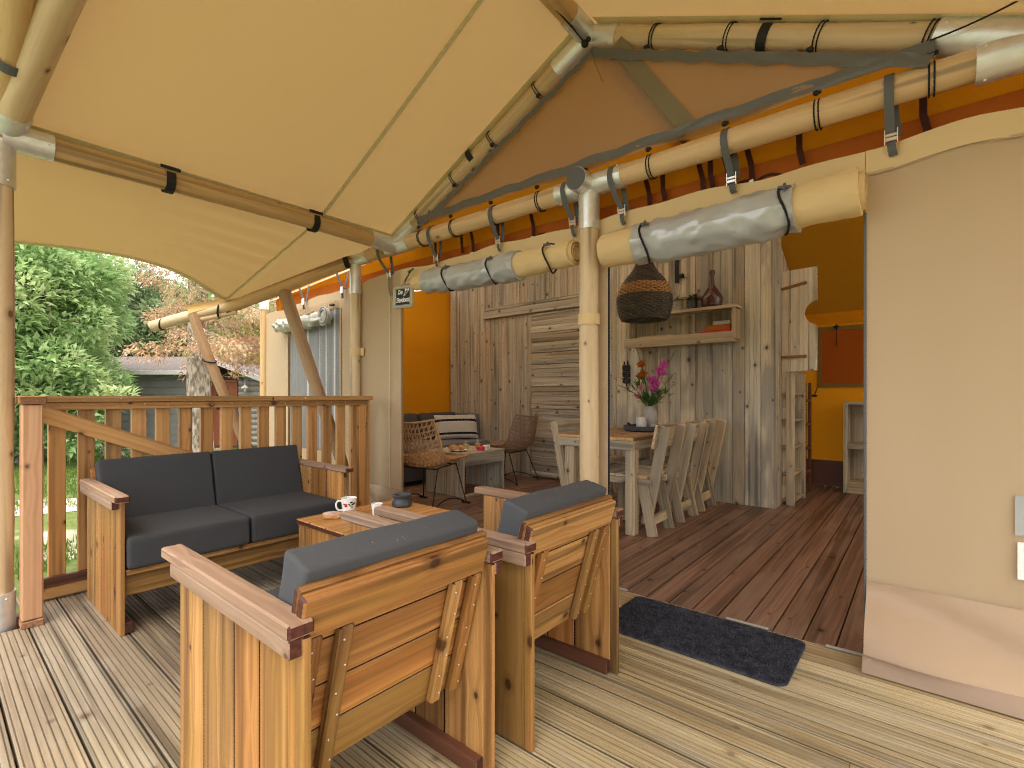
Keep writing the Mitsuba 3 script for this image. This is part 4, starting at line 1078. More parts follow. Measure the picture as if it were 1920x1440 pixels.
face_left = lambda x, y: np.array([[-1, 0, 0, x], [0, -1, 0, y], [0, 0, 1, 0], [0, 0, 0, 1.0]])      # seat faces -x
face_right = lambda x, y: np.array([[1, 0, 0, x], [0, 1, 0, y], [0, 0, 1, 0], [0, 0, 0, 1.0]])
ac1 = thing('armchair', 'nearest stained pine armchair in front, its slatted back to the viewer', 'armchair', 'pine armchairs with their backs to the viewer')
lounge(ac1, face_left(-0.952, 0.780), 0.578, 0.742, [('c', -0.268, 0.268, 'charcoal back cushion specked with drops on the nearest armchair', 'charcoal seat cushion in the nearest armchair', CHAR2, 'armchair cushions')])
ac2 = thing('armchair', 'second stained pine armchair beside the doormat, its back to the viewer', 'armchair', 'pine armchairs with their backs to the viewer')
lounge(ac2, face_left(-0.925, 1.490), 0.572, 0.735, [('c', -0.265, 0.265, 'charcoal back cushion on the armchair beside the doormat', 'charcoal seat cushion in the armchair beside the doormat', CHAR2, 'armchair cushions')])
sf = thing('garden_sofa', 'two seat stained pine sofa standing against the railing', 'sofa')
lounge(sf, face_right(-3.50, 1.152), 1.132, 0.705, [('c', -0.545, 0.0, 'left charcoal back cushion of the sofa at the railing', 'left charcoal seat cushion of the sofa at the railing', CHAR, 'sofa cushions'),
                                                    ('c', 0.0, 0.545, 'right charcoal back cushion of the sofa at the railing', 'right charcoal seat cushion of the sofa at the railing', CHAR, 'sofa cushions')])

# coffee table outdoors
ct = thing('coffee_table', 'low stained pine coffee table with dark ends between sofa and armchairs', 'table')
CX0, CX1, CY0, CY1, CZ = -2.665, -2.02, 1.335, 2.02, 0.42
x = CX0
for w in (0.142, 0.165, 0.17, 0.165):
    put(ct, 'top_board', box(x, x + w - 0.003, CY0, CY1, CZ - 0.030, CZ, 'y', 0.005), STAIN)
    put(ct, 'front_board', box(x + 0.004, x + w - 0.003, CY0 + 0.012, CY0 + 0.032, 0.0, CZ - 0.031, 'z', 0.003), STAIN)
    put(ct, 'rear_board', box(x + 0.004, x + w - 0.003, CY1 - 0.032, CY1 - 0.012, 0.0, CZ - 0.031, 'z', 0.003), STAIN)
    x += w
put(ct, 'side_board', box(CX0 + 0.006, CX0 + 0.026, CY0 + 0.034, CY1 - 0.034, 0.25, CZ - 0.031, 'y', 0.003), STAIN)
put(ct, 'side_board', box(CX1 - 0.030, CX1 - 0.010, CY0 + 0.034, CY1 - 0.034, 0.25, CZ - 0.031, 'y', 0.003), STAIN)


def mug(key, c, ang, scale=1.0):
    x, y, z = c
    pr = [(0.0, 0.0), (0.030, 0.0), (0.033, 0.006), (0.037, 0.05), (0.043, 0.098), (0.044, 0.100), (0.041, 0.099), (0.035, 0.052), (0.030, 0.010), (0.0, 0.008)]
    put(key, 'cup', lathe(np.array(pr) * scale, 30, c), WHITE)
    a = V3(math.cos(ang), math.sin(ang), 0)
    put(key, 'handle', tube(curve([np.array(c) + a * 0.038 * scale + V3(0, 0, 0.078 * scale), np.array(c) + a * 0.066 * scale + V3(0, 0, 0.076 * scale), np.array(c) + a * 0.066 * scale + V3(0, 0, 0.040 * scale), np.array(c) + a * 0.036 * scale + V3(0, 0, 0.030 * scale)], 16), 0.0055 * scale, 8), WHITE)
    return key


def decal(c, ang, z, size, shape, r=0.0415):
    """A flat print that follows the cup's side."""
    pts = np.array(shape, float) * size
    ctr = np.zeros((1, 2)); P2 = np.vstack([ctr, pts])
    v = []
    for u, w in P2:
        a = ang + u / r; rr = 0.037 + (z + w - 0.05) * 0.125 + 0.0012
        v.append((c[0] + rr * math.cos(a), c[1] + rr * math.sin(a), c[2] + z + w))
    n = len(pts)
    return {'v': np.array(v), 'f': np.array([(0, 1 + k, 1 + (k + 1) % n) for k in range(n)]), 's': False}


mk = thing('mug', 'white mug with red and dark floral print on the coffee table', 'mug')
mc = (-2.515, 1.568, CZ)
left = math.atan2(-0.64, -0.7685)
mug(mk, mc, left + 0.15, 1.0)
vw = math.atan2(-mc[1], -mc[0])                                       # the side that faces the deck's corner
dm = [(math.cos(a) * (1.0 if k % 2 else 0.7), math.sin(a) * (1.0 if k % 2 else 0.7)) for k, a in enumerate(np.linspace(0, 6.28, 13)[:-1])]
lf = [(1.2, 0), (0.3, 0.5), (-0.9, 0.2), (-0.4, -0.4), (0.4, -0.5)]
put(mk, 'print', join([decal(mc, vw - 0.42, 0.062, 0.0125, dm), decal(mc, vw + 1.9, 0.055, 0.012, dm)]), REDP)
put(mk, 'print', join([decal(mc, vw + o, z, s, lf) for o, z, s in ((0.30, 0.078, 0.010), (0.50, 0.066, 0.009), (0.18, 0.060, 0.008), (0.72, 0.072, 0.011), (0.0, 0.068, 0.007), (0.42, 0.052, 0.007), (-0.75, 0.07, 0.008))]), BLACK)
sau = thing('mug', 'white mug mostly hidden behind the armrest of the nearest armchair', 'mug')
mug(sau, (-2.37, 1.655, CZ), left + 2.6, 0.72)
pas = thing('pastry', 'small sugared pastry lying on the coffee table', 'pastry')
pb = ball((0, 0, 0), 1.0, 3); q = pb['v'].copy(); q = q * V3(0.055, 0.038, 0.020); q[:, 2] = np.maximum(q[:, 2], -0.012)
q *= (1 + 0.14 * (meshkit.noise(q * 60)[:, None] - 0.5) * 2); pb['v'] = q @ rotz(35)[:3, :3].T + V3(-2.522, 1.470, CZ + 0.012)
put(pas, 'bun', pb, CRUST)
q2 = ball((0, 0, 0), 1.0, 3)['v'] * V3(0.050, 0.034, 0.013); q2 *= (1 + 0.12 * (meshkit.noise(q2 * 80 + 3)[:, None] - 0.5) * 2)
put(pas, 'sugar_crust', {'v': q2 @ rotz(35)[:3, :3].T + V3(-2.522, 1.470, CZ + 0.0245), 'f': pb['f'], 's': True}, SUGAR)
pot = thing('ashtray_pot', 'round dark glazed pot with a ridged rim at the table end', 'pot')
pp = [(0.0, 0.0), (0.066, 0.0), (0.074, 0.012), (0.072, 0.034), (0.058, 0.050), (0.056, 0.056), (0.066, 0.064), (0.069, 0.074), (0.062, 0.082), (0.050, 0.080), (0.046, 0.062), (0.0, 0.058)]
pp = [(a * 0.82, b * 0.88) for a, b in pp]
put(pot, 'bowl', lathe(pp, 32, (-2.468, 1.905, CZ)), POTD)
put(pot, 'rim_highlight', tube(np.array([(-2.468 + 0.053 * math.cos(a), 1.905 + 0.053 * math.sin(a), CZ + 0.070) for a in np.linspace(0, 6.28, 30)]), 0.005, 6), POTD)

# doormat
dmat = thing('doormat', 'dark grey speckled doormat lying before the opening', 'doormat')
from shapely.geometry import box as sbox
mp = sbox(-1.20, 2.075, -0.395, 2.515).buffer(-0.045).buffer(0.045, 6)
mm = trimesh.creation.extrude_polygon(mp, 0.008); mm.apply_translation((0, 0, 0.001))
put(dmat, 'backing', {'v': np.array(mm.vertices), 'f': np.array(mm.faces), 's': False}, RUG)
rg = np.random.default_rng(5); n = 26000
x, y = rg.uniform(-1.198, -0.397, n), rg.uniform(2.078, 2.513, n)
ok = np.array([True] * n); cx, cy = np.abs(x + 0.7975) - 0.357, np.abs(y - 2.295) - 0.175
ok = ~((cx > 0) & (cy > 0) & (np.hypot(cx, cy) > 0.045)); x, y = x[ok], y[ok]; n = len(x)
a = rg.uniform(0, 6.28, n); h = rg.uniform(0.004, 0.010, n)
bb = np.stack([x, y, np.full(n, 0.008)], 1); wv = np.stack([np.cos(a), np.sin(a), 0 * a], 1) * 0.003
tip = bb + np.stack([rg.normal(0, 0.004, n), rg.normal(0, 0.004, n), h], 1)
put(dmat, 'pile', {'v': np.stack([bb - wv, bb + wv, tip], 1).reshape(-1, 3), 'f': np.arange(3 * n).reshape(-1, 3), 's': False}, RUG, kind='stuff')

# the sign by the opening
sg = thing('sign', 'small framed chalkboard sign hanging left of the opening', 'sign')
sx0, sx1, sz0, sz1, sy = -3.29, -3.045, 1.795, 1.972, 2.46
sM = rotz(0); tilt = math.radians(2.5)
SM = np.array([[math.cos(tilt), 0, math.sin(tilt), 0], [0, 1, 0, 0], [-math.sin(tilt), 0, math.cos(tilt), 0], [0, 0, 0, 1.0]])
sc_ = V3((sx0 + sx1) / 2, sy, (sz0 + sz1) / 2)
def SG(m):
    r = dict(m); r['v'] = (m['v'] - sc_) @ SM[:3, :3].T + sc_; return r
hw_, hh = (sx1 - sx0) / 2, (sz1 - sz0) / 2
put(sg, 'board', SG(box(sx0 + 0.02, sx1 - 0.02, sy - 0.004, sy + 0.004, sz0 + 0.02, sz1 - 0.02, 'x', 0.001)), CHALK)
for (a0, a1, b0, b1, gn) in ((sx0, sx1, sz0, sz0 + 0.026, 'x'), (sx0, sx1, sz1 - 0.026, sz1, 'x'), (sx0, sx0 + 0.032, sz0 + 0.026, sz1 - 0.026, 'z'), (sx1 - 0.032, sx1, sz0 + 0.026, sz1 - 0.026, 'z')):
    put(sg, 'frame', SG(box(a0, a1, sy - 0.012, sy + 0.006, b0, b1, gn, 0.002)), GREYW)


def letters(text, height, x, z, slant=0.18, bold=True):
    m = meshkit.text_mesh(text, height, 0.002, bold)
    v = np.array(m.vertices)
    return {'v': np.stack([x + v[:, 0] + v[:, 1] * slant, sy - 0.0045 - v[:, 2], z + v[:, 1]], 1), 'f': np.array(m.faces)[:, ::-1], 's': False}


t1 = letters('De', 0.034, 0, 0); t1['v'] += V3(sx0 + 0.052, 0, sz0 + 0.112)
t2 = letters('Sleedoorn', 0.036, 0, 0); w2 = np.ptp(t2['v'][:, 0]); t2['v'][:, 0] *= (0.168 / w2); t2['v'] += V3(sx0 + 0.040 - t2['v'][:, 0].min(), 0, sz0 + 0.048)
put(sg, 'lettering', SG(join([t1, t2])), CHALKW)
sp = []
for dx in (0.0, 0.032):
    c0 = V3(sx0 + 0.155 + dx, sy - 0.006, sz0 + 0.142)
    sp.append(ball(c0, (0.011, 0.002, 0.013), 1)); sp[-1].update({'uv': None})
    tt = tube(curve([c0 + V3(0, 0, -0.008), c0 + V3(-0.012 - dx * 0.3, 0, -0.028), V3(sx0 + 0.132, sy - 0.006, sz0 + 0.094)], 8), 0.0022, 5); tt['uv'] = None; sp.append(tt)
put(sg, 'berry_drawing', SG(join(sp)), CHALKW)
put(sg, 'cord', [tube([(sx0 + 0.09, sy - 0.002, sz1 - 0.005), (-3.175, 2.53, 2.10)], 0.002, 5), tube(curve([(sx1 - 0.10, sy - 0.002, sz1), (-3.19, 2.50, 2.03), (-3.165, 2.53, 2.10)], 8), 0.004, 5)], BLACK)
put(sg, 'hook', [bar((-3.20, 2.53, 2.10), (-3.13, 2.53, 2.115), 0.014, 0.012, (0, 0, 1))], GSTRAP)

# ------------------------------------------------------------------ inside: the partition of grey boards
pw = thing('plank_partition', 'grey brown plank partition wall across the tent with a sliding door', 'partition wall')
WY = 5.33


def vert_boards(parent, xa, xb, z0, z1, m, wmin, wmax, seed, y=WY, name='board'):
    rg = random.Random(seed); x = xb
    while x > xa + 0.02:
        w = min(rg.uniform(wmin, wmax), x - xa)
        if x - w - xa < 0.05: w = x - xa
        o = rg.uniform(0, 0.010)
        put(parent, name, box(x - w + 0.0018, x - 0.0018, y - 0.012 - o, y + 0.012, z0, z1, 'z', 0.002), m)
        x -= w


vert_boards(pw, -3.20, -1.10, 0.0, 2.95, GREYW, 0.11, 0.205, 4)
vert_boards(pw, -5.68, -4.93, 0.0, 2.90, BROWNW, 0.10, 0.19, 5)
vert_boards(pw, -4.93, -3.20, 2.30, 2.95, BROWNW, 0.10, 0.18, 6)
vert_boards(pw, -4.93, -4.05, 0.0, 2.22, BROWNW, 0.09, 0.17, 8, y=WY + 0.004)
put(pw, 'lintel', box(-4.94, -3.10, WY - 0.065, WY - 0.012, 2.215, 2.325, 'x', 0.004), BROWNW)
put(pw, 'lintel', box(-4.90, -3.10, WY - 0.050, WY - 0.010, 2.33, 2.375, 'x', 0.004), BROWNW)
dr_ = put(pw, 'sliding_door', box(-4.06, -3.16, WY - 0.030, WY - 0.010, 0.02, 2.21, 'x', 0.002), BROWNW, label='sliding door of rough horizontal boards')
rg = random.Random(21); z = 0.03
while z < 2.19:
    h = min(rg.uniform(0.055, 0.125), 2.205 - z); o = rg.uniform(0, 0.022)
    if h > 0.02:
        put(dr_, 'board', box(-4.06 + rg.uniform(0, 0.01), -3.16, WY - 0.046 - o, WY - 0.031, z, z + h - 0.003, 'x', 0.004), BROWNW)
    z += h
# its end and the side that runs back
put(pw, 'corner_board', box(-1.118, -1.098, WY - 0.015, WY + 0.235, 0.0, 2.88, 'z', 0.003), GREYW)
y = WY + 0.24
rg = random.Random(9)
while y < 7.0:
    w = rg.uniform(0.13, 0.2)
    zt = min(2.9, 3.10 - 0.457 * (y + w - 4.85))
    sbm = box(-1.165, -1.145, y + 0.002, min(y + w, 7.05) - 0.002, 0.0, zt + 0.457 * w, 'z', 0.002)
    sbm['v'][:, 2] -= np.where(sbm['v'][:, 2] > 1.0, 0.457 * (sbm['v'][:, 1] - y), 0.0)
    put(pw, 'side_board', sbm, BROWNW)
    y += w
sh = put(pw, 'shutter', bar((-0.90, 5.56, 1.345), (-0.90, 5.56, 1.348), 0.01, 0.01), GREYD, label='open shutter of pale boards with a round cut out')
from shapely.geometry import Polygon, Point
notch = Point(-0.775, 1.905).buffer(0.115, 24).union(Polygon([(-0.80, 1.985), (-0.70, 2.06), (-0.70, 1.70), (-0.83, 1.815)]))
for k in range(4):
    xa = -1.085 + 0.0755 * k
    pgn = sbox(xa + 0.001, 1.345, xa + 0.0745, 2.345).difference(notch)
    if pgn.is_empty: continue
    i = pid(); ms = []
    for gpoly in getattr(pgn, 'geoms', [pgn]):
        ex = trimesh.creation.extrude_polygon(gpoly, 0.022)
        v = np.array(ex.vertices)[np.array(ex.faces).ravel()]
        w_ = np.stack([v[:, 0], 5.545 + v[:, 2] - (v[:, 0] + 1.085) * 0.08, v[:, 1]], 1)
        uv = np.stack([v[:, 1], i * PITCH + 2.0 + (v[:, 0] - xa - 0.037) + v[:, 2]], 1)
        ms.append({'v': w_, 'f': np.arange(len(v)).reshape(-1, 3)[:, ::-1], 'uv': uv, 's': False})
    put(sh, 'board', join(ms), PALEW)
for z, dz in ((2.165, 0.035), (1.485, 0.0)):
    put(sh, 'hinge', [bar((-1.095, 5.535, z), (-0.895, 5.520, z + dz), 0.028, 0.006, (0, 0, 1)), ball((-0.885, 5.520, z + dz), (0.018, 0.005, 0.018), 2)], BRASS)
# things fixed to the partition
pwr = thing('power_strip', 'black power strip mounted on the plank partition', 'power strip')
for k in range(3):
    put(pwr, 'socket', box(-2.705, -2.620, 5.262, 5.300, 1.245 + 0.072 * k, 1.312 + 0.072 * k, 'z', 0.006), BLACK)
put(pwr, 'cable', [tube([(-2.66, 5.28, 1.245), (-2.655, 5.28, 1.20), (-2.645, 5.29, 1.165)], 0.006, 6), tube([(-2.69, 5.28, 1.455), (-2.685, 5.28, 1.50)], 0.008, 6), tube([(-2.64, 5.28, 1.455), (-2.645, 5.28, 1.51)], 0.008, 6)], BLACK)
brk = thing('door_rail_bracket', 'black steel bracket high on the plank partition', 'bracket')
put(brk, 'bar', box(-2.085, -2.045, 5.285, 5.300, 2.33, 2.95, 'z', 0.002), BLACK)
put(brk, 'bolt', [box(-2.05, -1.985, 5.275, 5.30, 2.375, 2.415, c=0.003), ball((-1.995, 5.27, 2.40), 0.02, 1)], BLACK)

ws = thing('wall_shelf', 'grey wooden wall shelf box on the plank partition', 'shelf')
put(ws, 'bottom', box(-2.56, -1.445, 5.10, 5.30, 1.645, 1.665, 'x'), GREYD)
put(ws, 'front_lip', box(-2.585, -1.425, 5.078, 5.098, 1.630, 1.735, 'x'), GREYD)
put(ws, 'top', box(-2.56, -1.40, 5.10, 5.30, 1.975, 1.995, 'x'), GREYD)
put(ws, 'side', box(-1.445, -1.42, 5.10, 5.30, 1.666, 1.974, 'z'), GREYD)
put(ws, 'side', box(-2.56, -2.535, 5.10, 5.30, 1.666, 1.974, 'z'), GREYD)
put(ws, 'top_lip', box(-2.56, -1.40, 5.078, 5.098, 1.965, 1.997, 'x'), GREYD)
bk = thing('book', 'white paperback at the bottom of the stack on the wall shelf', 'book', 'books on the wall shelf')
put(bk, None, box(-1.72, -1.46, 5.13, 5.27, 1.667, 1.70, c=0.002), WHITE)
for lab, m, x0, z0, z1 in (('red patterned book second in the stack on the shelf', REDP, -1.76, 1.701, 1.755), ('orange book third in the stack on the shelf', RUST, -1.70, 1.756, 1.81), ('pale grey book on top of the stack on the shelf', CLAYG, -1.63, 1.811, 1.85)):
    t_ = thing('book', lab, 'book', 'books on the wall shelf'); put(t_, None, box(x0, -1.46, 5.12, 5.27, z0, z1 - 0.001, c=0.002), m)
kb = thing('cardboard_box', 'flat kraft box on the wall shelf behind the lamp', 'box')
put(kb, None, box(-2.44, -2.05, 5.13, 5.27, 1.667, 1.755, c=0.002), KRAFT)


def leaf_mesh(p, d, up, L, w, fold=0.25, curl=0.15):
    d = unit(d); s = unit(np.cross(d, up)); n = np.cross(s, d)
    pts = [p, p + d * L * 0.4 + s * w / 2 + n * fold * w, p + d * L * 0.4 - s * w / 2 + n * fold * w, p + d * L * 0.45, p + d * L - n * curl * L]
    return np.array(pts), np.array([(0, 1, 3), (0, 3, 2), (1, 4, 3), (3, 4, 2)])


def tuft(c, n, L, w, spread, seed, up=0.8):
    rg = np.random.default_rng(seed); v, f = [], []
    for k in range(n):
        a = rg.uniform(0, 6.28); el = rg.uniform(0.1, 1.0) * up
        d = V3(math.cos(a) * math.cos(el), math.sin(a) * math.cos(el), math.sin(el))
        p, q = leaf_mesh(np.asarray(c) + rg.normal(0, spread, 3) * V3(1, 1, 0.6), d, V3(0, 0, 1), L * rg.uniform(0.6, 1.2), w)
        f.append(q + 5 * k); v.append(p)
    return {'v': np.vstack(v), 'f': np.vstack(f), 's': False}


for lab, x, lm, w_, sd in (('wispy olive plant in a glass on the wall shelf', -2.01, OLIVE, 0.012, 1), ('green succulent in a patterned pot on the wall shelf', -1.86, GREENP, 0.026, 2)):
    t_ = thing('potted_plant', lab, 'plant')
    put(t_, 'pot', lathe([(0.0, 0), (0.045, 0), (0.055, 0.11), (0.050, 0.11), (0.04, 0.02), (0.0, 0.02)], 20, (x, 5.19, 1.997)), POTD if sd == 2 else CLAYG)
    put(t_, 'leaves', tuft((x, 5.19, 2.10), 70, 0.10 if sd == 1 else 0.075, w_, 0.03, sd), lm)
jg = thing('jug', 'dark red brown earthenware jug with long neck on the wall shelf', 'jug')
put(jg, 'body', lathe([(0.0, 0), (0.075, 0), (0.095, 0.02), (0.105, 0.09), (0.098, 0.12), (0.06, 0.18), (0.026, 0.23), (0.022, 0.33), (0.028, 0.34), (0.030, 0.37), (0.022, 0.385), (0.0, 0.385)], 28, (-1.66, 5.19, 1.997)), JUG)
put(jg, 'spout', tube([(-1.74, 5.15, 2.09), (-1.79, 5.13, 2.12), (-1.80, 5.125, 2.15)], [0.02, 0.018, 0.026], 10), JUG)

# narrow bookcase at the side of the partition and the shelf unit at the back
nb_ = thing('bookcase', 'narrow grey bookcase against the end of the plank partition', 'bookcase')
put(nb_, 'front_board', box(-1.060, -0.985, 5.575, 5.60, 0.0, 1.335, 'z'), GREYD)
put(nb_, 'side_board', box(-1.075, -0.97, 6.06, 6.085, 0.0, 1.33, 'z'), GREYW)
put(nb_, 'back_board', box(-1.125, -1.105, 5.605, 6.06, 0.0, 1.30, 'z'), BROWNW)
for k in range(5):
    put(nb_, 'shelf', box(-1.10, -0.985, 5.605, 6.055, 0.03 + 0.27 * k, 0.05 + 0.27 * k, 'y'), GREYD)
put(nb_, 'spacer', box(-1.09, -1.062, 5.58, 5.60, 0.98, 1.07, 'z'), GREYD)
put(nb_, 'spacer', box(-1.09, -1.062, 5.58, 5.60, 0.20, 0.29, 'z'), GREYD)
hg = thing('ladder', 'dark thin ladder standing behind the narrow bookcase', 'ladder')
put(hg, 'rail', box(-1.03, -1.00, 6.30, 6.34, 0.0, 1.25, 'z'), DARKW)
put(hg, 'rail', box(-1.03, -1.00, 6.62, 6.66, 0.0, 1.25, 'z'), DARKW)
for k in range(4):
    put(hg, 'rung', box(-1.027, -1.003, 6.34, 6.62, 0.22 + 0.27 * k, 0.25 + 0.27 * k, 'y'), DARKW)
sb = thing('shelf_unit', 'dark two compartment wooden shelf unit at the back wall', 'shelf unit')
for x0, x1 in ((-0.70, -0.66), (-0.06, -0.02)):
    put(sb, 'side', box(x0, x1, 6.72, 7.05, 0.0, 1.0, 'z'), GREYW)
put(sb, 'top', box(-0.70, -0.02, 6.72, 7.05, 1.001, 1.03, 'x'), GREYW)
put(sb, 'shelf', box(-0.658, -0.062, 6.72, 7.04, 0.50, 0.555, 'x'), GREYW)
put(sb, 'bottom', box(-0.658, -0.062, 6.72, 7.04, 0.0, 0.13, 'x'), GREYD)
put(sb, 'back', box(-0.658, -0.062, 7.04, 7.06, 0.0, 1.0, 'z'), BROWNW)

# dining table and chairs
dt = thing('dining_table', 'grey wood dining table with pale square legs', 'dining table')
for k in range(5):
    x0 = -2.435 + 0.141 * k
    put(dt, 'top_board', box(x0 + 0.001, x0 + 0.139, 3.55, 5.15, 0.745, 0.772, 'y'), TABLEW)
put(dt, 'apron', box(-2.435, -1.730, 3.55, 3.575, 0.675, 0.744, 'x'), GREYD)
put(dt, 'apron', box(-2.435, -1.730, 5.12, 5.145, 0.675, 0.744, 'x'), GREYD)
put(dt, 'apron', box(-1.757, -1.731, 3.577, 5.118, 0.675, 0.744, 'y'), GREYD)
put(dt, 'apron', box(-2.434, -2.408, 3.577, 5.118, 0.675, 0.744, 'y'), GREYD)
for x0, x1 in ((-2.385, -2.295), (-1.815, -1.738)):
    for y0 in (3.578, 5.03):
        put(dt, 'leg', box(x0, x1, y0, y0 + 0.085, 0.0, 0.744, 'z', 0.005), GREYD)


def dining_chair(label, M, pale=False):
    k = thing('dining_chair', label, 'chair', 'grey dining chairs round the table')
    A = lambda m: xf(m, M)
    m = GREYD
    for y in (0.0, 0.325):
        put(k, 'back_post', A(bar((0.0, y + 0.012, 0.862), (-0.155, y + 0.012, 0.08), 0.085, 0.024, (1, 0, 0.2))), m)
        put(k, 'rear_leg', A(bar((-0.185, y - 0.013, 0.452), (-0.088, y - 0.013, 0.0), 0.085, 0.024, (1, 0, 0.2))), m if not pale else GREYD)
        put(k, 'front_leg', A(bar((-0.50, y - 0.0, 0.445), (-0.50, y - 0.0, 0.0), 0.05, 0.024, (1, 0, 0))), m)
        put(k, 'seat_rail', A(box(-0.525, -0.10, y - 0.040, y - 0.026 + 0.0, 0.395, 0.446, 'x')), m)
    put(k, 'back_rest', A(bar((-0.062, -0.045, 0.782), (-0.062, 0.385, 0.782), 0.19, 0.024, (0.2, 0, 1))), m)
    for j in range(3):
        x0 = -0.535 + 0.135 * j
        put(k, 'seat_board', A(box(x0, x0 + 0.13, -0.045, 0.385, 0.448, 0.470, 'y')), m)
    put(k, 'cross_bar', A(bar((-0.115, 0.0, 0.115), (-0.115, 0.325, 0.115), 0.075, 0.02, (-0.2, 0, 1))), m)
    return k


cpy = lambda x, y: rotz(0, (x, y, 0))
mirr = lambda x, y: np.array([[-1, 0, 0, x], [0, -1, 0, y], [0, 0, 1, 0], [0, 0, 0, 1.0]])
dining_chair('grey dining chair nearest the opening on the right of the table', cpy(-1.53, 3.672), True)
dining_chair('middle grey dining chair on the right side of the table', cpy(-1.53, 4.235))
dining_chair('grey dining chair on the right side nearest the plank partition', cpy(-1.53, 4.758))
dining_chair('grey dining chair on the left of the table nearest the opening', mirr(-2.64, 4.13))
dining_chair('grey dining chair on the left of the table farther back', mirr(-2.64, 4.66))
for key in [k for k in scene if k.startswith('dining_chair__cross_bar')][:1]:
    pass

tr = thing('tray', 'oval dark metal tray on the dining table', 'tray')
TC = V3(-1.985, 4.36, 0.774)
tp = np.array([(0.0, 0.002), (0.19, 0.002), (0.205, 0.010), (0.212, 0.050), (0.205, 0.050), (0.198, 0.012), (0.0, 0.010)])
tm = lathe(tp, 36); tm['v'] = tm['v'] * V3(1.0, 1.15, 1) + TC
put(tr, None, tm, POTD)
vs = thing('vase', 'tall grey ceramic vase holding the flowers on the tray', 'vase')
VC = V3(-2.01, 4.48, 0.786)
put(vs, None, lathe([(0.0, 0), (0.05, 0), (0.068, 0.05), (0.072, 0.10), (0.058, 0.17), (0.036, 0.205), (0.038, 0.215), (0.032, 0.214), (0.030, 0.2), (0.0, 0.19)], 28, VC), CLAYG)
sv = thing('pot', 'small silver grey pot in front of the vase', 'pot')
SC_ = V3(-2.03, 4.33, 0.786)
put(sv, None, lathe([(0.0, 0), (0.036, 0), (0.046, 0.03), (0.048, 0.07), (0.042, 0.11), (0.038, 0.112), (0.036, 0.10), (0.0, 0.09)], 26, SC_), POTG)
cd = thing('candle_holder', 'small black curved candle holder on the tray', 'candle holder')
put(cd, None, [tube(curve([(-2.13, 4.30, 0.787), (-2.135, 4.30, 0.82), (-2.15, 4.30, 0.845)], 8), np.linspace(0.03, 0.008, 8), 10), box(-2.11, -2.06, 4.29, 4.33, 0.785, 0.815, c=0.004)], BLACK)
sk = thing('ornament', 'little white patterned ball beside the vase', 'ornament')
put(sk, None, ball((-1.945, 4.40, 0.81), (0.026, 0.026, 0.030), 2), CLAYG)
bq = thing('bouquet', 'bouquet of magenta, pink and rust flowers with green leaves', 'flowers')
rg = np.random.default_rng(8)
top = VC + V3(0, 0, 0.20)
heads = {'m': [V3(0.02, 0, 0.27), V3(0.045, -0.01, 0.24), V3(0.03, 0.0, 0.20), V3(0.085, 0.0, 0.35), V3(0.10, 0, 0.42)], 'p': [V3(-0.085, -0.03, 0.115), V3(-0.065, -0.02, 0.20)], 'r': [V3(-0.07, 0.0, 0.30), V3(-0.05, 0.0, 0.33), V3(-0.07, 0.02, 0.42)]}
rgt = V3(math.cos(YAW), math.sin(YAW), 0)
H = lambda q: top + rgt * q[0] * 1.25 - FWD * q[1] + V3(0, 0, q[2])
stems = []
for grp in heads.values():
    for q in grp:
        stems.append(tube(curve([top - V3(0, 0, 0.05), top + (H(q) - top) * 0.5 + V3(0, 0, 0.02), H(q)], 8), 0.004, 5))
tips = [V3(0.20, 0, 0.56), V3(-0.10, 0, 0.56), V3(-0.06, 0.02, 0.58), V3(-0.22, 0, 0.28), V3(-0.25, 0, 0.22), V3(0.17, 0.0, 0.30), V3(0.13, 0, 0.16), V3(-0.19, 0.02, 0.17)]
for q in tips:
    stems.append(tube(curve([top - V3(0, 0, 0.05), top + (H(q) - top) * 0.5 + V3(0, 0, 0.03), H(q)], 10), 0.003, 5))
put(bq, 'stems', join(stems), GREENP)


def bloom(c, r, n, seed):
    rg = np.random.default_rng(seed); v, f = [], []
    for k in range(n):
        d = unit(rg.normal(0, 1, 3) - FWD * 0.5)
        p, q = leaf_mesh(np.asarray(c) + d * r * 0.15, d, unit(rg.normal(0, 1, 3)), r * rg.uniform(0.7, 1.1), r * 0.8, 0.2, 0.3)
        v.append(p); f.append(q + 5 * k)
    return {'v': np.vstack(v), 'f': np.vstack(f), 's': False}


for nm_, m, r in (('m', MAG, 0.055), ('p', LPINK, 0.045), ('r', RUST, 0.045)):
    put(bq, {'m': 'magenta_bloom', 'p': 'pink_bloom', 'r': 'rust_bloom'}[nm_], join([bloom(H(q), r, 26, 40 + j) for j, q in enumerate(heads[nm_])]), m)
lv = [tuft(top + rgt * 0.0 + V3(0, 0, 0.03), 46, 0.22, 0.024, 0.025, 3, up=1.3), tuft(H(V3(0.09, 0, 0.12)), 20, 0.12, 0.022, 0.03, 4, up=1.2), tuft(H(V3(-0.08, 0, 0.18)), 12, 0.14, 0.02, 0.03, 5, up=1.3)]
put(bq, 'leaves', join(lv), GREENP)
put(bq, 'filler', join([tuft(H(V3(0.14, 0, 0.24)), 60, 0.035, 0.012, 0.045, 6), tuft(H(V3(0.16, 0, 0.30)), 26, 0.03, 0.010, 0.03, 9)]), OLIVE)
put(bq, 'seed_sprays', join([tuft(H(q * V3(1, 1, 0.93 + 0.03 * j)), 16, 0.028, 0.010, 0.035, 20 + j) for j, q in enumerate(tips[:5])] + [tuft(H(tips[7]), 14, 0.03, 0.01, 0.03, 31)]), RUST)

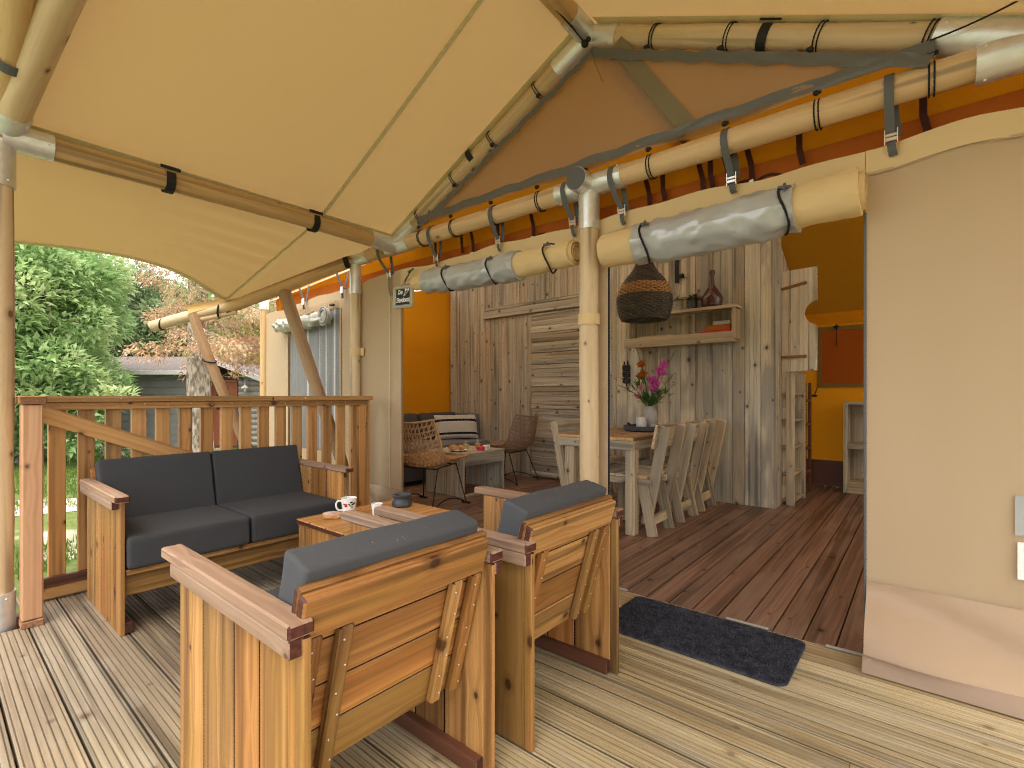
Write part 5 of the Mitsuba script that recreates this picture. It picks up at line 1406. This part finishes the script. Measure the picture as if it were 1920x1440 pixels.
# the wicker lamp
lp = thing('wicker_lamp', 'bottle shaped black wicker pendant lamp with a tan band', 'lamp')
LC = V3(-1.985, 4.30, 1.80)
prof = np.array([(0.208, 0.0), (0.232, 0.04), (0.250, 0.12), (0.254, 0.19), (0.247, 0.25), (0.225, 0.31), (0.180, 0.38), (0.130, 0.44), (0.092, 0.50), (0.070, 0.56), (0.058, 0.62), (0.056, 0.66)])
zz = np.arange(0.004, 0.655, 0.0150); prof[:, 0] *= np.interp(prof[:, 1], [0, 0.3, 0.66], [0.95, 0.95, 0.70]); rz = np.interp(zz, prof[:, 1], prof[:, 0])
na = 84; th = np.linspace(0, 2 * math.pi, na, endpoint=False)
dark, tan = [], []
for j, (z, r) in enumerate(zip(zz, rz)):
    istan = 0.215 <= z <= 0.325
    ns = 21
    wob = 0.009 * np.cos(th * ns + (j % 2) * math.pi)
    rad = r + wob; zr = z + 0.002 * np.sin(th * 5 + j)
    tb = tube(np.stack([LC[0] + rad * np.cos(th), LC[1] + rad * np.sin(th), LC[2] + zr], 1), 0.0070, 5, closed=True, i=1)
    (tan if istan else dark).append(tb)
st = []
for k in range(42):
    a = 2 * math.pi * k / 42
    st.append(tube(np.stack([LC[0] + (prof[:, 0]) * math.cos(a), LC[1] + prof[:, 0] * math.sin(a), LC[2] + prof[:, 1]], 1), 0.0045, 5, i=1))
put(lp, 'dark_weave', join(dark + st), WICKB, label='dark weave of the shade')
put(lp, 'tan_band', join(tan), WICKT, label='tan woven band round the shade')
put(lp, 'cord', tube([(LC[0], LC[1], LC[2] + 0.64), (LC[0], LC[1], 3.1)], 0.008, 6), BLACK)
put(lp, 'bulb', ball((LC[0], LC[1], LC[2] + 0.36), (0.04, 0.04, 0.055), 2), WHITE)


# rattan chairs
def rattan_chair(label, x, y, yaw, m):
    k = thing('rattan_chair', label, 'chair', 'woven rattan chairs at the low table')
    M = rotz(yaw, (x, y, 0))
    pr = curve([(0.40, 0, 0.455), (0.22, 0, 0.415), (0.02, 0, 0.395), (-0.17, 0, 0.42), (-0.27, 0, 0.52), (-0.32, 0, 0.67), (-0.36, 0, 0.845)], 40)

    def Sf(u, v):
        i = np.clip(v, 0, 1) * 39; a = np.floor(i).astype(int).clip(0, 38); t = (i - a)[..., None]
        p = pr[a] * (1 - t) + pr[a + 1] * t
        w = 0.25 + 0.055 * np.sin(np.pi * np.clip(v * 1.05, 0, 1)) - 0.03 * np.clip(v - 0.75, 0, 1)
        up = 0.10 * np.abs(u) ** 2.4 * np.sin(np.pi * np.clip(v * 0.8 + 0.10, 0, 1))
        fwd_ = 0.13 * np.abs(u) ** 2.2 * smooth(v)
        return p + np.stack([fwd_, u * w, up], -1)

    smooth = lambda v: np.clip((v - 0.4) / 0.35, 0, 1)
    strips = []
    t = np.linspace(0, 1, 34)
    def strand(u, v, r=0.0033):
        strips.append(tube(Sf(np.asarray(u, float), np.asarray(v, float)), r, 4, i=1, caps=False))
    for q in np.linspace(-0.96, 0.96, 15):
        strand(np.full(34, q) - 0.0, t); strand(np.full(34, q) + 0.028, t)
    for q in np.linspace(0.01, 0.99, 20):
        strand(np.linspace(-1, 1, 34), np.full(34, q)); strand(np.linspace(-1, 1, 34), np.full(34, q) + 0.009)
    for q in np.linspace(-1.9, 0.95, 21):
        for s in (1, -1):
            u = q + t * 1.9; ok = (u >= -1) & (u <= 1)
            if ok.sum() > 3:
                strand(s * u[ok], t[ok], 0.004)
    put(k, 'woven_shell', xf(join(strips), M), m)
    per = [(-1, v) for v in np.linspace(0, 1, 20)] + [(u, 1) for u in np.linspace(-1, 1, 14)[1:]] + [(1, v) for v in np.linspace(1, 0, 20)[1:]] + [(u, 0) for u in np.linspace(1, -1, 14)[1:-1]]
    pe = Sf(np.array([a for a, b in per], float), np.array([b for a, b in per], float))
    put(k, 'rim', xf(tube(pe, 0.0105, 8, closed=True, i=1), M), m)
    wire = []
    for s in (-1, 1):
        wire += [tube([(0.22, s * 0.20, 0.415), (0.30, s * 0.27, 0.012), ], 0.0065, 6, i=1), tube([(-0.10, s * 0.20, 0.40), (-0.26, s * 0.25, 0.012)], 0.0065, 6, i=1),
                 tube(curve([(0.30, s * 0.27, 0.012), (0.02, s * 0.24, 0.09), (-0.26, s * 0.25, 0.012)], 9), 0.0065, 6, i=1), tube([(0.22, s * 0.20, 0.415), (-0.10, s * 0.20, 0.40)], 0.0065, 6, i=1)]
        wire.append(tube([(0.30, s * 0.27 - 0.05, 0.012), (0.30, s * 0.27 + 0.05, 0.012)], 0.009, 6, i=1))
    wire += [tube([(0.22, -0.20, 0.405), (0.22, 0.20, 0.405)], 0.0065, 6, i=1), tube([(-0.10, -0.2, 0.39), (-0.10, 0.2, 0.39)], 0.0065, 6, i=1)]
    put(k, 'wire_legs', xf(join(wire), M), BLACK)


rattan_chair('brown woven rattan chair with its back to the opening', -3.80, 3.24, 103, RATTAN)
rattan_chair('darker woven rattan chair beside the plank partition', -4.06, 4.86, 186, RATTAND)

# low table inside, with breakfast
lt = thing('low_table', 'low grey plank table in front of the corner sofa', 'table')
LZ = 0.475
for k in range(4):
    put(lt, 'top_board', box(-4.42 + 0.155 * k, -4.42 + 0.155 * k + 0.152, 3.745, 4.43, LZ - 0.025, LZ, 'y'), GREYW)
put(lt, 'apron', box(-3.825, -3.803, 3.775, 4.40, LZ - 0.145, LZ - 0.026, 'y'), GREYW)
for k in range(4):
    put(lt, 'end_board', box(-4.42 + 0.155 * k, -4.42 + 0.155 * k + 0.152, 3.75, 3.773, 0.0, LZ - 0.026, 'z'), GREYW)
    put(lt, 'end_board', box(-4.42 + 0.155 * k, -4.42 + 0.155 * k + 0.152, 4.402, 4.425, 0.0, LZ - 0.026, 'z'), GREYW)
put(lt, 'foot_rail', box(-3.83, -3.80, 3.775, 4.40, 0.0, 0.03, 'y'), GREYD)
pt = thing('plate', 'white plate on the low table under the croissants', 'plate')
PC = V3(-4.02, 3.88, LZ)
put(pt, None, lathe([(0.0, 0.004), (0.06, 0.004), (0.105, 0.018), (0.107, 0.021), (0.06, 0.010), (0.0, 0.010)], 30, PC), WHITE)
for j, (dx, dy, a, lab) in enumerate(((-0.035, -0.03, 20, 'left golden croissant on the plate'), (0.03, 0.035, -30, 'right golden croissant on the plate'))):
    c_ = thing('croissant', lab, 'croissant')
    path = curve([V3(-0.06, 0.015, 0.028), V3(-0.03, -0.012, 0.032), V3(0.03, -0.012, 0.032), V3(0.06, 0.015, 0.028)], 22)
    rr = 0.030 * np.sin(np.linspace(0.35, math.pi - 0.35, 22)) * (1 + 0.10 * np.abs(np.sin(np.linspace(0, 7 * math.pi, 22))))
    put(c_, None, xf(tube(path, rr, 12, i=1), rotz(a, tuple(PC + V3(dx, dy, 0.012)))), CRUST)
for j, (x, y, lab) in enumerate(((-4.06, 4.04, 'glass of juice just behind the croissant plate'), (-4.05, 4.23, 'glass of juice near the right end of the low table'))):
    t_ = thing('glass', lab, 'glass', 'juice glasses on the low table')
    put(t_, 'tumbler', lathe([(0.0, 0.003), (0.030, 0.003), (0.038, 0.105)], 22, (x, y, LZ)), GLASS)
    put(t_, 'juice', lathe([(0.0, 0.006), (0.0285, 0.006), (0.0340, 0.064), (0.0, 0.064)], 22, (x, y, LZ)), JUICE)
pk = thing('packet', 'pink and white packet on the low table', 'packet')
put(pk, 'pink_card', box(-3.93, -3.86, 4.08, 4.15, LZ + 0.001, LZ + 0.045, c=0.003), PINK)
put(pk, 'white_card', box(-3.90, -3.86, 4.155, 4.24, LZ + 0.001, LZ + 0.055, c=0.003), WHITE)

# corner sofa
cs = thing('corner_sofa', 'grey upholstered corner sofa against the orange wall', 'sofa')
put(cs, 'base', box(-5.66, -4.76, 2.95, 5.25, 0.05, 0.30, 'y', 0.02), SOFAD)
for y0, y1 in ((2.97, 4.08), (4.10, 5.23)):
    t_ = cushion((0.44, (y1 - y0) / 2, 0.085), 0.04, 0.014); put(cs, 'seat', xf(t_, rotz(0, (-5.19, (y0 + y1) / 2, 0.385))), SOFAG)
put(cs, 'back_panel', box(-5.68, -5.56, 2.95, 5.25, 0.30, 0.74, 'y', 0.03), SOFAG)
for y0, y1, m in ((2.98, 3.66, SOFAG), (3.68, 4.05, SOFAG), (4.08, 4.46, SOFAD), (4.48, 5.20, SOFAD)):
    lean_ = unit(V3(-0.22, 0, 1)); nn_ = V3(lean_[2], 0, -lean_[0])
    F = np.eye(4); F[:3, 0] = nn_; F[:3, 1] = (0, 1, 0); F[:3, 2] = lean_; F[:3, 3] = (-5.44, (y0 + y1) / 2, 0.655)
    put(cs, 'back_cushion', xf(cushion((0.075, (y1 - y0) / 2 - 0.006, 0.20), 0.05, 0.035), F), m)
put(cs, 'side_cushion', xf(cushion((0.30, 0.06, 0.19), 0.05, 0.03), rotz(0, (-5.30, 5.22, 0.655))), SOFAG)
pi = thing('pillow', 'pale grey pillow with black stripes on the corner sofa', 'pillow')
zx = unit(V3(0.80, -0.45, 0.30)); xx = unit(np.cross(V3(0, 0, 1), zx)); yy = np.cross(zx, xx)
put(pi, None, xf(pillow(0.64, 0.38, 0.17), frame_of(xx, yy, zx, V3(-5.13, 4.92, 0.655))), PILLOW)


# ------------------------------------------------------------------ trees, shrubs and sheds beyond the railing
def leaves(centers, radii, n, L, w, pal, seed, shell=0.55, droop=0.0, up=0.35, clump=9.0):
    """Single leaves spread through ellipsoids, each leaf four triangles with its own tone."""
    rg = np.random.default_rng(seed)
    centers = np.asarray(centers, float); radii = np.broadcast_to(np.asarray(radii, float), centers.shape)
    vol = radii.prod(1) ** (2 / 3); c = rg.choice(len(centers), n, p=vol / vol.sum())
    d = rg.normal(0, 1, (n, 3)); d /= np.linalg.norm(d, axis=1, keepdims=True)
    rad = shell + (1 - shell) * rg.uniform(0, 1, n) ** 0.6
    p = centers[c] + d * radii[c] * rad[:, None]
    keep = meshkit.noise(p * clump / 4) > 0.30
    keep &= p[:, 2] > GZ + 0.02
    p, d, c = p[keep], d[keep], c[keep]; n = len(p)
    dd = d * V3(1, 1, 0.5) + rg.normal(0, 0.55, (n, 3)) + V3(0, 0, up - droop)
    dd /= np.linalg.norm(dd, axis=1, keepdims=True)
    s = np.cross(dd, rg.normal(0, 1, (n, 3)) * 0.4 + V3(0, 0, 1.0)); s /= np.linalg.norm(s, axis=1, keepdims=True) + 1e-9
    nn = np.cross(s, dd)
    ln = (L * rg.uniform(0.65, 1.25, n))[:, None]; wd = (w * rg.uniform(0.7, 1.2, n))[:, None]
    v = np.stack([p, p + dd * ln * 0.42 + s * wd / 2 + nn * wd * 0.22, p + dd * ln * 0.42 - s * wd / 2 + nn * wd * 0.22, p + dd * ln * 0.46, p + dd * ln - nn * ln * 0.16], 1).reshape(-1, 3)
    base = np.arange(n)[:, None] * 5
    f = np.vstack([base + np.array(q) for q in ((0, 1, 3), (0, 3, 2), (1, 4, 3), (3, 4, 2))])
    pal = np.asarray(pal, float)
    tone = meshkit.noise(p * 1.7 + 3.0) * 0.75 + rg.uniform(0, 0.45, n)
    col = pal[np.clip((tone * len(pal)).astype(int), 0, len(pal) - 1)] * rg.uniform(0.8, 1.2, (n, 1))
    return {'v': v, 'f': f, 'c': np.repeat(col, 5, 0), 's': False}


def trunk_mesh(p0, p1, r0, r1, wob=0.08, n=12, seg=14, seed=0):
    t = np.linspace(0, 1, seg)[:, None]
    path = np.asarray(p0, float) + (np.asarray(p1, float) - np.asarray(p0, float)) * t
    path[:, :2] += wob * np.stack([meshkit.noise(np.stack([t[:, 0] * 4 + seed, 0 * t[:, 0] + k, 0 * t[:, 0]], 1)) - 0.5 for k in range(2)], 1) * np.sin(t * 3.1)
    a = np.linspace(0, 2 * math.pi, n, endpoint=False)
    l = meshkit.noise(np.stack([np.cos(a)[None] * 2 + 0 * t, np.sin(a)[None] * 2 + 0 * t, t * 6 + seed + 0 * a[None]], -1)) - 0.5
    return tube(path, (r0 + (r1 - r0) * t) * (1 + 0.22 * l), n, i=1)


# laurel
lb = thing('laurel_shrub', 'large bright green laurel shrub behind the left of the railing', 'shrub')
rg = np.random.default_rng(2)
LCtr = V3(-13.6, 1.15, 1.6)
cl, ra_ = [], []
for k in range(84):
    a = rg.uniform(0, 6.28); z = rg.uniform(-1.3, 2.35); R = 1.62 * math.sqrt(max(0.08, 1 - (max(z, 0) / 2.85) ** 2)) * rg.uniform(0.65, 1.0)
    q = LCtr + V3(math.cos(a) * R, math.sin(a) * R, z)
    if q[2] < 2.2 and 960 + 926 * (q @ V3(math.cos(YAW), math.sin(YAW), 0)) / (q @ FWD) > 140:
        continue
    cl.append(q); ra_.append(V3(0.68, 0.68, 0.55) * rg.uniform(0.75, 1.3))
cl += [LCtr + V3(0.25, 0.25, -0.3), LCtr + V3(0, 0, 0.2), LCtr + V3(0.2, 0, 1.4), LCtr + V3(0, 0.1, -0.8)]; ra_ += [V3(1.55, 1.55, 1.0), V3(1.4, 1.4, 1.6), V3(1.1, 1.1, 1.2), V3(1.4, 1.4, 0.9)]
cl += [V3(-12.0, 1.95, 0.75), V3(-11.55, 2.35, 1.10), V3(-11.9, 1.9, 0.3)]; ra_ += [V3(0.4, 0.4, 0.3), V3(0.22, 0.30, 0.12), V3(0.4, 0.4, 0.35)]
put(lb, 'crown', leaves(cl, ra_, 95000, 0.17, 0.07, [(0.13, 0.22, 0.09), (0.26, 0.42, 0.16), (0.38, 0.54, 0.25), (0.48, 0.63, 0.32), (0.60, 0.68, 0.38)], 4, 0.72, up=0.3), LEAF)
put(lb, 'stem', [trunk_mesh(LCtr + V3(q, q * 0.6 - 0.2, -1.8), LCtr + V3(q * 1.4, q * 1.0, -0.6), 0.07, 0.03, 0.3, seed=q) for q in (-0.5, 0.0, 0.4)], BARK)

# tree with brown foliage
bt_ = thing('brown_tree', 'tree with rust brown feathery foliage and pale trunk beyond the railing', 'tree')
TP = V3(-9.78, 3.18, GZ)
put(bt_, 'trunk', trunk_mesh(TP, TP + V3(-0.05, 0.02, 6.5), 0.205, 0.09, 0.10, 16, 22, 3), BARK)
rg = np.random.default_rng(12); cl, ra_, br = [], [], []
for k in range(95):
    z = rg.uniform(1.95, 5.4); a = rg.uniform(0, 6.28); R = rg.uniform(0.35, 1.9) * (1.0 - 0.10 * (z - 1.2))
    q = TP + V3(math.cos(a) * R, math.sin(a) * R, z)
    lat = (q - V3(0, 0, 0)) @ rgt; dep = q @ FWD; px_ = 960 + 926 * lat / dep
    if px_ < 262 or (px_ < 330 and k % 2):
        continue
    cl.append(q); ra_.append(V3(0.30, 0.30, 0.17) * rg.uniform(0.6, 1.2))
    if k % 3 == 0:
        br.append(tube(curve([TP + V3(-0.02, 0, z + 0.25), TP + V3(math.cos(a) * R * 0.55, math.sin(a) * R * 0.55, z + 0.22), q], 7), np.linspace(0.022, 0.006, 7), 5, i=1))
put(bt_, 'branches', join(br), BARK)
put(bt_, 'crown', leaves(cl, ra_, 21000, 0.075, 0.026, [(0.40, 0.21, 0.13), (0.52, 0.31, 0.19), (0.62, 0.43, 0.29), (0.68, 0.54, 0.38), (0.46, 0.47, 0.22)], 6, 0.15, droop=0.75, clump=12), LEAFD)

bt2 = thing('brown_tree', 'second rust brown tree close behind the tent corner', 'tree')
TP2 = V3(-10.9, 5.6, GZ)
put(bt2, 'trunk', trunk_mesh(TP2, TP2 + V3(0.1, 0, 6.0), 0.16, 0.07, 0.15, 12, 16, 5), BARK)
cl, ra_ = [], []
for k in range(80):
    z = rg.uniform(1.7, 5.2); a = rg.uniform(0, 6.28); R = rg.uniform(0.2, 2.0)
    cl.append(TP2 + V3(math.cos(a) * R, math.sin(a) * R, z)); ra_.append(V3(0.42, 0.42, 0.28) * rg.uniform(0.6, 1.2))
put(bt2, 'crown', leaves(cl, ra_, 20000, 0.09, 0.03, [(0.32, 0.16, 0.085), (0.44, 0.24, 0.13), (0.56, 0.36, 0.21), (0.48, 0.44, 0.22)], 16, 0.15, droop=0.7, clump=12), LEAFD)


def green_tree(key, lab, base, h, r, n, pal, seed, L=0.30, w=0.14):
    k = thing(key, lab, 'tree')
    b = np.asarray(base, float)
    put(k, 'trunk', trunk_mesh(b, b + V3(0, 0, h * 0.8), 0.22, 0.08, 0.4, 8, 8, seed), BARK)
    rg = np.random.default_rng(seed); c, rr = [], []
    for j in range(26):
        a = rg.uniform(0, 6.28); z = rg.uniform(0.22, 0.97) * h; R = r * rg.uniform(0.2, 0.95) * math.sqrt(max(0.1, 1 - ((z / h - 0.5) / 0.56) ** 2))
        c.append(b + V3(math.cos(a) * R, math.sin(a) * R, z)); rr.append(V3(1, 1, 0.8) * r * rg.uniform(0.28, 0.5))
    put(k, 'crown', leaves(c, rr, n, L, w, pal, seed, 0.4, up=0.2, clump=5), LEAF)


GP = [(0.14, 0.20, 0.11), (0.22, 0.30, 0.15), (0.30, 0.38, 0.20), (0.38, 0.45, 0.26)]
YP = [(0.18, 0.28, 0.08), (0.27, 0.40, 0.12), (0.38, 0.50, 0.18), (0.48, 0.54, 0.26)]
green_tree('oak_tree', 'tall grey green tree far behind the laurel', (-30.0, 6.6, GZ), 7.4, 2.6, 15000, GP, 31)
green_tree('oak_tree', 'grey green tree standing behind the shed roof', (-31.0, 9.6, GZ), 6.9, 3.6, 15000, GP, 32)
green_tree('oak_tree', 'lighter green tree behind the brown tree', (-25.0, 10.6, GZ), 6.4, 2.8, 14000, YP, 33)
green_tree('oak_tree', 'tall green tree at the left edge behind the laurel', (-29.0, 4.0, GZ), 8.9, 2.4, 12000, GP, 34)
green_tree('oak_tree', 'yellow green tree beside the far tent corner', (-22.0, 14.0, GZ), 6.0, 2.8, 12000, YP, 35)
green_tree('oak_tree', 'distant dark green tree right of the others', (-32.0, 17.0, GZ), 8.0, 4.4, 12000, GP, 36)
iv = thing('ivy_shrub', 'dark green ivy covered shrub beside the cabin', 'shrub')
put(iv, None, leaves([(-12.15, 5.9, 0.5), (-12.3, 6.2, 0.9), (-12.05, 5.75, 0.9), (-12.2, 6.5, 0.4)], [(0.42, 0.42, 0.7), (0.5, 0.5, 0.6), (0.25, 0.25, 0.45), (0.6, 0.6, 0.9)], 6000, 0.09, 0.06, [(0.04, 0.10, 0.03), (0.10, 0.20, 0.06), (0.22, 0.36, 0.10), (0.40, 0.52, 0.16)], 17, 0.5), LEAF)
wp = thing('flowering_shrub', 'small pale flowering plant at the foot of the laurel', 'shrub')
put(wp, 'leaves', leaves([(-11.5, 2.35, 0.0)], [(0.35, 0.35, 0.28)], 900, 0.07, 0.03, [(0.05, 0.10, 0.03), (0.10, 0.16, 0.04)], 22, 0.3), LEAF)
put(wp, 'blooms', leaves([(-11.45, 2.35, 0.12)], [(0.26, 0.26, 0.2)], 260, 0.05, 0.04, [(0.62, 0.62, 0.60), (0.55, 0.56, 0.52)], 23, 0.5), LEAF)

# the sheds
shd = thing('garden_shed', 'dark grey wooden garden shed with a low felt roof', 'shed')
dirx = unit(V3(1.85, 1.54, 0)); nrm_ = V3(-dirx[1], dirx[0], 0)          # along the eave, and away from the deck
O = V3(-15.75, 2.50, 0)
LS = 3.4
Fm = frame_of(dirx, nrm_, V3(0, 0, 1), O)
for k in range(10):
    put(shd, 'cladding_board', xf(bar((0, 0.006, GZ + 0.10 + 0.165 * k), (LS - 0.4, 0.006, GZ + 0.10 + 0.165 * k), 0.158, 0.022, (0, 0.06, 1)), Fm), SHEDW)
put(shd, 'wall', xf(box(0.0, LS - 0.4, 0.03, 2.4, GZ, 1.62), Fm), SHEDW)
rp = put(shd, 'roof', xf(bar((LS / 2 - 0.2, -0.30, 1.665), (LS / 2 - 0.2, 1.6, 2.15), LS, 0.05, (1, 0, 0)), Fm), ROOFF, label='brown grey felt roof of the shed')
put(rp, 'fascia', xf(box(-0.2 + 0.0, LS - 0.2, -0.335, -0.305, 1.60, 1.70, 'x'), Fm), TRIMW)
cab = thing('log_cabin', 'grey log cabin with a red brown door and gabled roof', 'cabin')
O2 = V3(-14.0, 4.55, 0)
Fc = frame_of(dirx, nrm_, V3(0, 0, 1), O2)
for k in range(12):
    z = GZ + 0.08 + 0.14 * k
    w0, w1 = (0.0, 1.62) if z < 1.35 else (0.0 + (z - 1.35) * 0.9, 1.62 - (z - 1.35) * 1.3)
    if w1 - w0 > 0.1:
        put(cab, 'log', xf(tube([(w0, 0.0, z), (w1, 0.0, z)], 0.075, 10), Fc), CABINW)
put(cab, 'wall', xf(box(0.0, 1.6, 0.03, 2.5, GZ, 1.42), Fc), CABINW)
put(cab, 'corner_board', xf(box(-0.06, 0.03, -0.09, -0.02, GZ, 1.4, 'z'), Fc), CABINW)
rr_ = put(cab, 'roof', xf(join([bar((0.42, -0.35 + 1.3, 1.98), (1.95, -0.35 + 1.3, 1.40), 2.6, 0.05, (0, 1, 0)), bar((0.42, -0.35 + 1.3, 1.98), (-0.5, -0.35 + 1.3, 1.62), 2.6, 0.05, (0, 1, 0))]), Fc), ROOFF)
put(rr_, 'verge_board', xf(join([bar((0.40, -0.37, 2.0), (1.98, -0.37, 1.40), 0.12, 0.03, (0, 0, 1)), bar((0.44, -0.37, 2.0), (-0.5, -0.37, 1.64), 0.12, 0.03, (0, 0, 1))]), Fc), TRIMW)
dd_ = put(cab, 'door', xf(box(0.30, 0.92, -0.11, -0.07, GZ + 0.05, 1.43, 'z'), Fc), DOORR, label='red brown cabin door')
put(dd_, 'pane', xf(box(0.46, 0.76, -0.118, -0.111, 0.75, 1.32), Fc), GLASS)
put(dd_, 'frame', xf(join([box(0.24, 0.298, -0.125, -0.06, GZ + 0.05, 1.49, 'z'), box(0.922, 0.98, -0.125, -0.06, GZ + 0.05, 1.49, 'z'), box(0.24, 0.98, -0.125, -0.06, 1.435, 1.49, 'x')]), Fc), DOORR)
wl = put(cab, 'wall_lamp', xf(join([lathe([(0.0, 0.16), (0.02, 0.15), (0.10, 0.07), (0.02, 0.06), (0.04, 0.0), (0.0, -0.02)], 14, (1.22, -0.20, 1.22))]), Fc), WHITE)
put(wl, 'arm', xf(tube([(1.22, -0.20, 1.38), (1.22, -0.20, 1.50), (1.22, -0.05, 1.52)], 0.012, 6), Fc), TRIMW)
